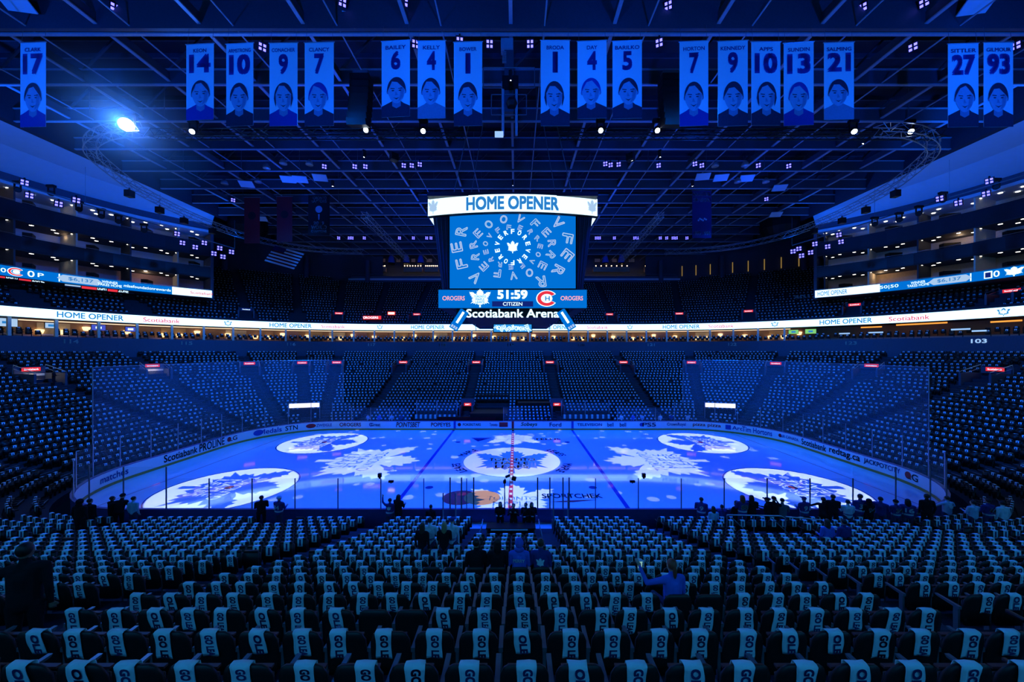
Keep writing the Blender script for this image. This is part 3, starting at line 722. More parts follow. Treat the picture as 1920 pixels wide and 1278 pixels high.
def towel_mesh(v):
    """towel folded over the backrest; v picks the hang"""
    w = .185; rear = (.33,.30,.36,.27)[v]; tilt = (.0,.015,-.02,.03)[v]; b = MB(); vs=[]; prof=[]
    for q in range(6): prof.append((.045 - .009*q, .58+ .052*q))             # front hang, bottom to top
    prof += [(-.008,.868),(-.025,.880),(-.062,.880),(-.082,.868)]
    for q in range(1,8): prof.append((-.085 + .07*q/7*rear/.5, .868-rear*q/7))
    n = len(prof); fs = []
    for lay in (0,1):
        for i,(y,z) in enumerate(prof):
            for j in range(4):
                u = j/3-.5; off = -.006*lay; down = max(0,(.868-z))
                vs.append((u*w*(1+.05*math.sin(i*.9+v)) + tilt*down/.3, y + (off if y < -.04 else -off) + .005*math.sin(j*2.1+i*.7+v), z + off*.3 + (.006*math.sin(j*1.7+v) if i == n-1 else 0)))
    k = n*4
    for i in range(n-1):
        for j in range(3):
            a = i*4+j; fs.append((a,a+1,a+5,a+4)); fs.append((k+a,k+a+4,k+a+5,k+a+1))
        fs += [(i*4,i*4+4,k+i*4+4,k+i*4),(i*4+3,k+i*4+3,k+i*4+7,i*4+7)]
    fs += [(0,1,2,3)[::-1] and (0,k,k+1,1),(1,k+1,k+2,2),(2,k+2,k+3,3)]; e = (n-1)*4
    fs += [(e,e+1,k+e+1,k+e),(e+1,e+2,k+e+2,k+e+1),(e+2,e+3,k+e+3,k+e+2)]
    return smooth(b.add(vs,fs).mesh('towel','towel')), rear, tilt
WORDS = ['GO LE','GO LEA','GO LEAF','OLE']
towel_m = []; print_m = []
for v in range(4):
    me, rear, tilt = towel_mesh(v); towel_m.append(me)
    uv,f,asp = glyphs(WORDS[v], .045); L = rear*.90; H = .085
    def pos(u,vv):
        z = .868 - .018 - (u+.5)*L; q = (.868-z)/rear; y = -.083 + .07*q*rear/.5
        return (vv*H + .012 + tilt*(.868-z)/.3, y-.014, z)
    pm = bpy.data.meshes.new('towel_lettering'); pm.from_pydata([pos(a,b_) for a,b_ in uv],[],f); pm.materials.append(MATS['towel_print']); print_m.append(pm)
NO_TOWEL = {(16,8),(16,9),(15,17),(15,18),(12,8),(12,9),(12,10),(12,11),(12,12),(12,13),(17,0),(14,17)}
NB = 0
for k in sorted(near_rows, reverse=True):
    rw = sorted(near_rows[k]); rn = ordw(19-k)
    left = [s for s in rw if s[0] < -6.9]; mid = [s for s in rw if -6.9 <= s[0] <= 7.2]; right = [s for s in rw if s[0] > 7.2]
    for grp,where in ((left[::-1],'left of the usher\'s stairs'),(mid,None),(right,'right of the railed stairs')):
        for s in grp:
            x,y,z,a = s
            if where is None:
                q = int(round((x+5.95)/.532)); txt = f'{ordw(q+1)} seat from the usher\'s stairs'
            else: q = 100 + grp.index(s); txt = f'{ordw(q-99)} {where}'
            e = empty('arena_seat', (x,y,z), a)
            tag(e, f'black tip-up seat, {rn} row from the lower edge, {txt}', 'seat', 'tip-up seats of the near stand')
            for nm,me in (('backrest',m_back),('seat_pan',m_pan),('pan_edge',m_edge),('armrest',m_arm),('stanchion',m_leg)): put(nm, me, e)
            NB += 1
            if (k,q) in NO_TOWEL: continue
            v = int(rng.integers(0,4)) if k < 17 else int(rng.choice([0,0,1,3]))
            tw_ = put('rally_towel', towel_m[v], None, (x + rng.normal(0,.035), y, z), a + rng.normal(0,.02))
            tag(tw_, f'white towel on seat, {rn} row from the lower edge, {txt}', 'towel', 'rally towels of the near stand')
            put('towel_lettering', print_m[v], tw_)
print('single seats', NB, 'other seats', len(seats_far))

# ---- stairs of the two near aisles, and their rails
for xa,nm in ((-6.88,1),(7.23,2)):
    b = MB()
    for k in range(2,20):
        y = -(12.95+rowd(k)+.18); b.box(xa-.58,xa+.58,y,y+.40,rowz(k)-.02,rowz(k)+rise(k)*.5)
    sr = struct(b.build(f'floor_stairs_{nm}','riser'), 'concrete stairs between blocks of seats')
    for k in range(2,20):
        y = -(12.95+rowd(k)+.18); MB().box(xa-.58,xa+.58,y+.37,y+.402,rowz(k)+rise(k)*.5,rowz(k)+rise(k)*.5+.006).build('nosing','steel',sr)
for xa,lab in ((-6.98,'blue-grey tubular handrail in the stairs beside the usher'),(7.18,'thick blue-grey tubular handrail in the stairs at the right edge')):
    h = tag(empty('handrail', (xa,CY+4.75,0)), lab, 'handrail', 'stair handrails')
    zt = 6.95; z1 = zt+1.0
    MB().tube([(0,0,5.75),(0,0,zt-.12),(0,-.03,zt-.03),(0,-.12,zt+.02),(0,-2.4,z1+.02),(0,-2.49,z1-.03),(0,-2.52,z1-.12),(0,-2.52,6.7)],.048,12).build('rail_tube','steel',h,True)
    for dz in (-.35,-.70): MB().tube([(0,0,zt+dz),(0,-2.5,z1+dz)],.014,6).build('cross_bar','steel',h)
    MB().lathe([(.14,5.72),(.14,5.76),(.06,5.80)],14).build('base_flange','steel',h)
# half steps in all other aisles, pale nosings painting in the lit step edges
hs = []
for key in low_aisles:
    for k in range(0,NROW-1):
        if 18 <= k <= 21 and round(key,3) in ports: continue
        x,y = P(st(key), rowd(k)+.18); x2,y2 = P(st(key+.1), rowd(k)+.18)
        if (y < -12 and abs(x) < 12) or not seen(x,y,rowz(k),60): continue
        hs.append((x,y,rowz(k),math.atan2(-(y2-y),-(x2-x))))
tq = MB(); tq.box(-.58,.58,0,.42,-.02,.16); tq.box(-.58,.58,.38,.425,.16,.166,1); tq.box(-.58,.58,-.04,.005,.31,.325,1)
hz_ = batch('step_treads', tq.v, tq.f, ['concrete','steel'], tq.mi, hs); hz_.parent = lower; hz_['kind'] = 'stuff'
# ---- portals in the stands with their red signs
def portal(key, d, z, idx, nm_root, wid=1.25, hgt=2.2, drop=1.9, sign=('led_red','red'), lab='', lettering=True):
    s = st(key); x,y = P(s,d); x2,y2 = P(st(key+.1),d); a = math.atan2(-(y2-y),-(x2-x))
    o = struct(empty(f'{nm_root}_{idx}', (x,y,z-drop), a), 'doorway into the stand under a lit sign')
    for sx in (-1,1): MB().box(sx*wid-.1 if sx>0 else sx*wid-.1, sx*wid+.1, -.4, 2.3, 0, hgt-.25 if False else drop*.9).build('side_wall','wall_mid',o)
    MB().box(-wid,wid,-.5,-.3,drop*.9,drop+.55).build('head_wall','wall_mid',o)
    MB().box(-wid,wid,-.35,-.3,0,drop*.9).build('opening_shade','black',o)  # black panel stands in for the shade inside the doorway
    for sx in (-1,1):
        MB().tube([(sx*wid,2.3,drop*.9),(sx*wid,2.3,drop*.9+.15),(sx*wid,-.3,drop*.9+.95),(sx*wid,-.4,drop*.9)],.03,6).build('rail','steel',o)
        MB().tube([(sx*wid,2.2,drop*.8),(sx*wid,-.3,drop*.9+.55)],.02,5).build('rail_bar','steel',o)
    if idx in (1,2):                                         # these two look into a lit corridor
        MB().box(-wid+.1,wid*.5,-.29,-.25,0,drop*.88).build('corridor_wall','cream',o)
        l = bpy.data.lights.new('corridor_lamp','POINT'); l.energy = 20; l.color = (1,.85,.6); l.shadow_soft_size = .1; lo = bpy.data.objects.new('corridor_lamp',l); COL.objects.link(lo); lo.location = Vector((x,y,z-drop)) + Matrix.Rotation(a,3,'Z') @ Vector((0,.35,drop*.75))
    sg = tag(empty('portal_sign', (0,0,0)), lab, 'sign', 'lit signs over the stand doorways')
    sg.location = (x,y,z-drop); sg.rotation_euler = (0,0,a)
    MB().box(-.78,.78,-.30,-.15,drop+.02,drop+.50).build('sign_box','black',sg); 
    MB().box(-.74,.74,-.15,-.12,drop+.05,drop+.47).build('sign_face',sign[0],sg)
    if lettering:
        letter('sign_lettering','Scotiabank','led_white',lambda u,v: (-u,-.10,drop+.26+v),1.15,.2,sg,.01)
PL = ['seats 114 beside the left edge','the steps with a person at the doorway','the left corner stand','the left corner, beside the lamp column','the long block left of the far benches','the aisle right above the PROLINE boards end','the aisle left of the middle far block','the aisle right of the middle far block','the second aisle right of the middle far block','the far right corner start','the right corner stand','the right corner behind the net','the seats by the right edge']
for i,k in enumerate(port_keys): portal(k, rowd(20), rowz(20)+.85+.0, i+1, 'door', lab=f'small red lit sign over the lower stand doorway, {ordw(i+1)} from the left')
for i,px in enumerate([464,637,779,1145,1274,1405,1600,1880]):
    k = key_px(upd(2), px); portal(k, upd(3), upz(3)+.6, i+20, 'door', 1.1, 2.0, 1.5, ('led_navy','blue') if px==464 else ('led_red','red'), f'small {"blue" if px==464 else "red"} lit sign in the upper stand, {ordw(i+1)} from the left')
for px,txt,wd in ((700,'ROGERS',3.6),(737,'EXIT',1.5)):
    s = key_px(upd(1),px); x,y = P(st(s),upd(1)); zz = 16.9 if px == 700 else 17.8
    sg = tag(empty('lit_sign',(x,y-.6,zz)), 'orange-red lit ROGERS sign in the upper stand' if px==700 else 'small orange lit sign above the ROGERS sign in the upper stand', 'sign')
    MB().box(-wd/2,wd/2,0,.15,-.35,.35).build('sign_face','led_red',sg)
    if px == 700: letter('sign_lettering',txt,'led_white',lambda u,v:(u,-.03,v),wd*.7,.42,sg,.02); flat('sign_mark',ringpoly(.14,.24,0,360,18),'led_white',lambda x_,y_:(x_-wd*.42,-.03,y_),sg)
    else: MB().box(-wd/2+.15,wd/2-.15,-.03,0,-.2,.2).build('lit_field','warm_dot',sg)

# ---- timekeepers' box at the near boards
bx = struct(MB().box(-2.3,2.5,-17.3,-13.1,.02,.42).build('floor_box','cove'), 'pale floor of the timekeepers\' box')
for x0,x1,y0,y1,z1,lab in ((-2.35,-1.15,-16.9,-16.75,1.0,'low pale partition left of the timekeepers'),(1.35,2.55,-16.9,-16.75,1.0,'low pale partition right of the timekeepers')):
    p_ = tag(empty('partition',(0,0,0)), lab, 'partition', 'partitions of the timekeepers\' box'); MB().box(x0,x1,y0,y1,.42,z1+.1).build('panel','board',p_); MB().box(x0-.02,x1+.02,y0-.03,y1+.03,z1+.1,z1+.15).build('top_trim','cap',p_)
dk = tag(empty('score_desk',(.1,-15.2,.42)), 'dark timekeepers\' desk with a pale front edge at the near boards', 'desk')
MB().box(-1.25,1.25,-.3,.3,.78,.84).build('desk_top','black',dk); MB().box(-1.2,1.2,-.24,-.2,.12,.78).build('modesty_panel','black',dk); MB().box(-1.0,.85,-.33,-.30,.74,.80).build('edge_strip','cloth_white',dk)
for sx in (-1.2,1.2): MB().box(sx-.03,sx+.03,-.25,.25,0,.78).build('leg','dark_steel',dk)
for sx,lab in ((-1,'left'),(1,'right')):
    r = tag(empty('box_rail',(.1+sx*1.55,-16.3,.42)), f'curved steel rail at the {lab} side of the timekeepers\' box', 'handrail', 'rails of the timekeepers\' box')
    MB().tube([(0,0,0),(0,0,.7),(-sx*.05,.1,.95),(-sx*.15,.5,1.25),(-sx*.15,.8,1.3)],.022,6).build('rail_tube','steel',r,True); MB().tube([(-sx*.1,.7,0),(-sx*.1,.7,1.25)],.02,6).build('post','steel',r)
cr = tag(empty('box_rail',(.1,-17.25,.42)), 'long low steel rail in front of the timekeepers\' desk', 'handrail', 'rails of the timekeepers\' box')
MB().tube([(-1.6,0,.55),(1.6,0,.55)],.02,6).build('rail_tube','steel',cr)
for x in (-1.6,-.5,.5,1.6): MB().tube([(x,0,0),(x,0,.55)],.018,6).build('post','steel',cr)
pg = tag(empty('box_glass',(0,0,0)), 'glass panes with dark posts around the timekeepers and penalty boxes', 'rink glass')
xs = [-3.4,-2.75,-2.05,1.6,2.3,3.05,3.4]
for x in xs: MB().box(x-.035,x+.035,-13.05,-12.98,B1,2.95).build('glass_post','dark_steel',pg)
for a,b_ in zip(xs[:-1],xs[1:]):
    if b_-a < 2: MB().box(a,b_,-13.02,-13.008,B1,2.9).build('glass_pane','glass',pg)
MB().box(-2.05,1.6,-13.02,-13.008,B1,1.75).build('glass_pane','glass',pg); MB().box(-.02,.02,-13.03,-13.0,B1,1.75).build('glass_post','dark_steel',pg)
for x in (-3.4,-2.75,2.3,3.05): MB().box(x-.006,x+.006,-15.0,-13.05,.9,2.85).build('side_pane','glass',pg); MB().box(x-.03,x+.03,-15.03,-14.97,.3,2.85).build('glass_post','steel',pg)
rc = tag(empty('pole_camera',(-.28,-13.15,1.17)), 'black remote camera on a thin pole over the timekeepers', 'camera')
MB().tube([(0,0,0),(0,0,1.55),(.02,0,1.75)],.035,8).build('pole','black',rc); MB().box(-.14,.10,-.1,.1,1.75,1.95,0,Matrix.Rotation(.3,4,'Y')).build('camera_body','black',rc); MB().tube([(.05,0,1.85),(.30,0,1.95)],.07,10).build('lens_barrel','black',rc); MB().box(-.08,.08,-.06,.06,1.5,1.68).build('bracket','black',rc)
for px,lab in ((712,'left'),(1207,'right')):
    c = at(px,896,20.65); g = tag(empty('glass_camera',(c.x,-13.0,2.9)), f'small black camera clamped on the near glass, {lab} of the timekeepers', 'camera', 'cameras on the near glass')
    MB().box(-.09,.09,-.08,.08,.06,.28).build('camera_body','black',g); MB().tube([(0,.05,.2),(0,.2,.18)],.05,10).build('lens_barrel','black',g); MB().box(-.04,.04,-.05,.05,-.02,.07).build('clamp','black',g)
    dx = .65 if px < 900 else -.65
    g = tag(empty('microphone',(c.x+dx,-13.0,2.72)), f'small dark microphone box on the near glass, {lab} of the timekeepers', 'microphone', 'microphones on the near glass'); MB().box(-.14,.14,-.06,.06,-.06,.06).build('microphone_body','black',g); MB().box(-.02,.02,-.03,.03,-.12,-.06).build('clip','black',g)
lr = tag(empty('landing_rail',(12.4,-17.2,1.25)), 'angular steel rails around the landing among the standing fans', 'handrail')
MB().tube([(-1.9,.9,1.05),(.7,.9,1.0),(.9,.9,.9),(.9,.9,.1)],.028,6).build('rail_tube','steel',lr); MB().tube([(.7,.6,1.1),(2.4,.6,.95),(2.6,-.6,.7)],.028,6).build('rail_tube','steel',lr)
for x in (-1.9,-.6): MB().tube([(x,.9,1.03),(x,.9,0)],.025,6).build('post','steel',lr)
for x in (-1.7,.2): MB().tube([(x,.9,.95),(x+.9,.9,.1)],.02,6).build('stay','steel',lr)

# ---- far benches, tunnel mouths, camera pit
bl = tag(empty('team_bench',(-10.6,14.6,0)), 'players\' bench with white towels left of the red-signed tunnel on the far side', 'bench', 'far team benches')
br = tag(empty('team_bench',(10.0,14.6,0)), 'players\' bench with pale backs right of the red-signed tunnel on the far side', 'bench', 'far team benches')
for o,hw in ((bl,2.8),(br,3.3)):
    MB().box(-hw,hw,-.25,.25,.45,.52).build('bench_seat','dark_steel',o); MB().box(-hw,hw,.9,1.0,.3,1.5).build('back_panel','wall_mid',o)
    for x in np.arange(-hw+.3,hw,1.2): MB().box(x-.04,x+.04,-.2,.2,0,.45).build('leg','dark_steel',o)
    MB().box(-hw,hw,1.9,1.915,1.2,3.0).build('glass_back','glass',o)
    for x in (-hw,0,hw): MB().box(x-.05,x+.05,1.85,1.95,.6,3.3).build('post','steel',o)
for i in range(9):
    for o,hw,lab in ((bl,2.6,'left'),(br,3.0,'right')):
        w_ = put('bench_towel', MB().box(-.14,.14,.84,1.04,1.0,1.53).mesh('bench_towel','towel') if i == 0 and lab=='left' else bpy.data.meshes['bench_towel'], None, (o.location.x-hw+2*hw*i/8,14.6,0))
        tag(w_, f'white towel on the {lab} far bench, {ordw(i+1)} from its left end', 'towel', 'towels on the far benches')
pit = struct(MB().box(-5.7,-.8,14.3,20.5,-.1,1.9).build('floor_camera_pit','black'), 'black covered camera pit in the far stand')
MB().box(-5.7,-.8,20.5,20.7,1.8,3.6).build('pit_back','black',pit); MB().box(.6,5.4,18.2,20.2,1.6,2.75).build('pit_cover','black',pit)
rw_ = tag(empty('advert_wall',(-6.0,14.0,0)), 'long low dark red advert wall behind the far boards', 'advert wall'); MB().box(-4.0,3.7,0,.12,.5,1.45).build('panel','cloth_red',rw_); MB().box(-4.02,3.72,-.02,.14,1.45,1.5).build('top_trim','black',rw_)
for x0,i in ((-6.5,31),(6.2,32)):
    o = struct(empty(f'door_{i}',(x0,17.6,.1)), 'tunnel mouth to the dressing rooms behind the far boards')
    MB().box(-.75,.75,.3,.4,0,2.2).build('opening_shade','black',o)  # black sheet painted as the tunnel's inner shade
    for sx in (-1,1): MB().box(sx*.85-.1,sx*.85+.1,-1.6,.4,0,2.5).build('side_wall','wall_mid',o)
    MB().box(-.95,.95,.2,.4,2.2,3.3).build('head_wall','wall_mid',o)
    sg = tag(empty('portal_sign',(x0,17.7,2.6)), f'small red lit sign over the players\' tunnel {"left" if x0<0 else "right"} of the middle far block', 'sign', 'tunnel signs'); MB().box(-.5,.5,0,.1,-.2,.2).build('sign_face','led_red',sg); MB().box(-.55,.55,.08,.14,-.25,.25).build('sign_box','black',sg); letter('sign_lettering','EXIT','led_white',lambda u,v:(u,-.03,v),.6,.18,sg,.02)
for px,lab in ((571,'left'),(1350,'right')):
    c = at(px,760,48.5); o = tag(empty('light_panel',(c.x,c.y,0)), f'glowing white panel on two posts in the far {lab} corner of the rink', 'light panel', 'glowing corner panels')
    o.rotation_euler = (0,0,R(16 if px<900 else -16))
    MB().box(-1.85,1.85,-.08,.08,2.58,3.22).build('panel_case','steel',o); MB().box(-1.8,1.8,-.12,-.08,2.62,3.18).build('panel_face','panel_white',o)
    for x in (-1.85,1.85): MB().box(x-.04,x+.04,-.04,.04,.6,3.3).build('post','steel',o)
    MB().box(-1.9,1.9,.1,.5,.6,2.4).build('housing','black',o)
# ================================================================ SCOREBOARD
SBY = -4.15
sb = tag(empty('scoreboard',(CX-.25,SBY,0)), 'huge hanging four-sided scoreboard with a blue main screen reading HOME OPENER above', 'scoreboard')
def SB(b, name, mat, parent=None): return b.build(name, mat, parent or sb)
# frame body: inverted frustum, with dark curtain sides
def frust(z0,z1,w0,w1,d0,d1):
    return MB().add([(-w0,-d0,z0),(w0,-d0,z0),(w0,d0,z0),(-w0,d0,z0),(-w1,-d1,z1),(w1,-d1,z1),(w1,d1,z1),(-w1,d1,z1)], [(0,3,2,1),(4,5,6,7),(0,1,5,4),(1,2,6,5),(2,3,7,6),(3,0,4,7)])
core = frust(15.1,21.3,5.7,6.5,3.7,4.3); core.v = [(x,y+4.35,z) for x,y,z in core.v]; SB(core,'body','black')
for i in range(7):                                             # pleats of the dark curtains beside the screen
    for sx in (-1,1):
        t_ = i/6; xa = 5.2+.45*t_; xb = 5.25+1.1*t_
        SB(MB().add([(sx*xa,-.02-.03*(i%2),15.15),(sx*(xa+.10),.02,15.15),(sx*(xb+.16),-.05,21.2),(sx*xb,-.07-.05*(i%2),21.2)],[(0,1,2,3)]),'curtain_fold','curtain')
scr = SB(MB().box(-5.16,5.16,-.12,.05,15.2,21.55),'screen_frame','black')
SB(MB().box(-5.12,5.12,-.15,-.12,15.27,21.50),'main_screen','led_sky' if False else 'led_blue',scr)
ZC = 18.62; XC = .0
def scr_fn(cx,cz,rot,s=1.0,dep=-.17):
    c,n = math.cos(rot),math.sin(rot)
    return lambda u,v: (cx+(u*c-v*n)*s, dep, cz+(u*n+v*c)*s)
flat('leaf_mark',[(x*.46,y*.52) for x,y in LEAF],'led_white',scr_fn(0,ZC,0),scr,LEAF_F)
for i,ch in enumerate('FOREVERFOREVER'[:14]):
    a = R(90-i*360/14); letter('screen_lettering',ch,'led_white',scr_fn(1.27*math.cos(a),ZC+1.27*math.sin(a),a-R(90)),.26,.36,scr,.03)
rr = random.Random(4)
def outline(ch, wid, hei, fn, mat):
    """letter drawn as an outlined tube of light: edge strip of the glyph"""
    uv,f,asp = glyphs(ch,.0); cnt = {}
    for q in f:
        for i in range(len(q)):
            e = (q[i],q[(i+1)%len(q)]); k = tuple(sorted(e)); cnt.setdefault(k,[]).append(e)
    b = MB()
    for k,es in cnt.items():
        if len(es) != 1: continue
        a,c = es[0]; p = np.array([uv[a][0]*wid,uv[a][1]*hei]); q = np.array([uv[c][0]*wid,uv[c][1]*hei]); d = q-p; L = np.linalg.norm(d)
        if L < 1e-6: continue
        nrm = np.array([-d[1],d[0]])/L*min(.045,.055*wid)
        b.add([fn(*(p-nrm)),fn(*(q-nrm)),fn(*(q+nrm)),fn(*(p+nrm))],[(0,1,2,3)])
    return b.build('screen_lettering',mat,scr)
for ray in range(15):                                          # flying outlined letters, growing outwards
    a = R(90 - ray*24 + 8); word = 'FOREVER'
    for j in range(5):
        rad = 1.75 + j*.62 + .14*j*j; x = 1.28*rad*math.cos(a+.09*j); z = ZC + rad*.92*math.sin(a+.09*j); s = .34+.20*j
        if abs(x) > 4.95-s*.4 or z > 21.35-s*.5 or z < 15.42+s*.5: continue
        outline(word[(ray*3+j)%7], s, s*1.15, scr_fn(x,z,a-R(90)+rr.uniform(-.5,.5),1,-.17-.012*j), 'screen_letter' if (ray+j)%3 else 'led_pale')
# curved top band
def arc_y(x): return -1.05 + .95*(x/6.84)**2
def band(z0,z1,hw,dep,name,mat,n=24,thick=.3):
    b = MB(); vs=[]; fs=[]
    for i in range(n+1):
        x = -hw+2*hw*i/n; y = arc_y(x)+dep
        vs += [(x,y,z0),(x,y,z1),(x,y+thick,z1),(x,y+thick,z0)]
    for i in range(n):
        for k in range(4): a = i*4+k; c = i*4+(k+1)%4; fs.append((a,c,c+4,a+4))
    fs += [(0,1,2,3),(n*4+3,n*4+2,n*4+1,n*4)]
    return SB(b.add(vs,fs),name,mat)
band(21.10,22.62,6.9,.06,'top_ring','black'); tb = band(21.18,22.54,6.84,0,'top_display','led_white',thick=.05)
letter('display_lettering','HOME OPENER','led_text_blue',lambda u,v:(u,arc_y(u)-.03,21.86+v),7.3,.98,tb,.035)
for sx in (-1,1): flat('leaf_mark',[(sx*6.45+x*.42,21.86+y*.6) for x,y in LEAF],'led_pale',lambda x,y:(x,arc_y(x)-.03,y),tb,LEAF_F)
for sx in (-1,1): SB(MB().box(sx*6.82-.08,sx*6.82+.08,-.1,8.8,21.18,22.54),'side_display','led_white')
SB(MB().box(-6.8,6.8,-.8,9.0,22.5,22.8),'top_plate','black')
# lower band
lb = SB(MB().box(-5.97,5.97,-.45,-.30,13.65,15.10),'lower_display','led_blue'); SB(MB().box(-5.9,5.9,-.30,8.9,13.6,15.15),'lower_ring','black')
for sx in (-1,1): 
    letter('display_lettering','ROGERS','led_pink',lambda u,v:(sx*4.75+.2+u,-.48,14.42+v),1.4,.34,lb,.02)
    flat('display_mark',ringpoly(.11,.18,0,360,18),'led_pink',lambda x,y:(sx*4.75-.72+x,-.48,14.42+y),lb)
    SB(MB().box(sx*5.94-.06,sx*5.94+.06,-.2,8.8,13.7,15.05),'side_display','led_blue')
flat('leaf_mark',[(-2.62+x*.85,14.42+y*.75) for x,y in LEAF],'led_white',lambda x,y:(x,-.48,y),lb,LEAF_F)
for k,tx in enumerate(('TORONTO','MAPLE','LEAFS')): letter('display_lettering',tx,'led_sky',lambda u,v:(-2.62+u,-.50,14.55-.22*k+v),(.95,.7,.7)[k],.17,lb,.02)
letter('display_lettering','51:59','led_white',lambda u,v:(-.02+u,-.48,14.72+v),2.35,.66,lb,.04)
SB(MB().box(-1.65,1.65,-.47,-.45,13.75,14.18),'sponsor_field','led_navy',lb); letter('display_lettering','CITIZEN','led_white',lambda u,v:(u,-.50,13.96+v),1.55,.28,lb,.01)
flat('display_mark',[(x*1.3,y) for x,y in ringpoly(.30,.66,32,328,30)],'led_white',lambda x,y:(2.75+x,-.47,14.4+y),lb); flat('display_mark',[(x*1.3,y) for x,y in ringpoly(.36,.60,35,325,30)],'led_red',lambda x,y:(2.75+x,-.485,14.4+y),lb); flat('display_mark',circle(.42,24,0,0,.7),'led_white',lambda x,y:(2.78+x,-.48,14.4+y),lb)
letter('display_lettering','H','led_text_blue',lambda u,v:(2.80+u,-.50,14.4+v),.34,.34,lb,.03)
# name sign, hopper and underside screens
hop = frust(12.35,13.62,3.3,5.1,2.2,3.6); hop.v = [(x,y+4.0,z) for x,y,z in hop.v]; SB(hop,'hopper','black')
sg = SB(MB().box(-4.6,4.6,.02,.25,12.95,13.62),'name_sign','black'); letter('sign_lettering','Scotiabank Arena','led_pale' if False else 'led_white',lambda u,v:(u,-.03,13.25+v),7.55,.66,sg,.02)
us = SB(MB().box(-1.62,1.62,.2,.5,11.70,12.42),'underside_screen','black'); SB(MB().box(-1.55,1.55,.16,.2,11.76,12.36),'screen_face','led_sky',us)
for i in range(14): 
    a = rr.uniform(0,6.28); outline('FOREVER'[i%7],.32,.3,(lambda u,v,x0=-1.35+.208*i,z0=12.06+rr.uniform(-.15,.15),c=math.cos(a),s=math.sin(a):(x0+u*c-v*s,.13,z0+u*s+v*c)),'led_white').parent = us
for sx in (-1,1):
    T = Matrix.Translation((sx*4.35,-.1,12.75)) @ Matrix.Rotation(-sx*R(33),4,'Y')
    pn = SB(MB().box(-.36,.36,-.1,.1,-.95,.85,0,T),'corner_panel','led_blue'); SB(MB().box(-.10,.10,-.13,-.10,-.35,.7,0,T),'panel_bar','led_white',pn)
    for q in range(3): SB(MB().box(-.26+.2*q,-.12+.2*q,-.13,-.10,-.85,-.62,0,T),'panel_text','led_pale',pn)
    SB(MB().bar((sx*3.1,.3,12.4),(sx*3.0,.3,11.8),.05),'hang_rod','steel')
for sx in (-5,5):
    for sy in (0.5,8): SB(MB().tube([(sx,sy,22.8),(sx*.6,sy*.7+1,33)],.035,6),'cable','dark_steel')
# mast and hoist frames over the scoreboard
mast = tag(empty('rigging_mast',(-.15,CY+27.2,0)), 'rigging mast with hoists and square frames between the two middle banner groups', 'rigging')
MB().box(-.35,.35,-.3,.3,28.0,34).build('mast_box','beam_dark',mast)
for x in (-.45,.55): MB().tube([(x,-.35,26.2),(x,-.35,30.2)],.10,8).build('mast_leg','beam',mast)
for z,w_ in ((30.6,1.9),(28.6,1.3)):
    pts = [(-w_,-.4,z-.9),(w_,-.4,z-.9),(w_,-.4,z+.6),(-w_,-.4,z+.6),(-w_,-.4,z-.9)]
    for a,b_ in zip(pts[:-1],pts[1:]): MB().tube([a,b_],.035,5).build('frame_bar','dark_steel',mast)
MB().box(-.5,.7,-.7,-.1,29.6,30.4).build('hoist_body','black',mast); MB().lathe([(.3,0),(.42,.3),(.3,.6)],12,Matrix.Translation((.2,-.5,28.2))).build('hoist_drum','black',mast); MB().box(-1.05,-.42,-.46,-.42,26.0,26.45).build('label_plate','cool_glow',mast); MB().box(-.6,.3,-.45,.2,32.6,33.6).build('hoist_head','beam',mast)
for q in range(5): MB().box(-.5,-.2,-.42,-.3,31.6+.18*q,31.7+.18*q).build('chain_link','steel',mast)

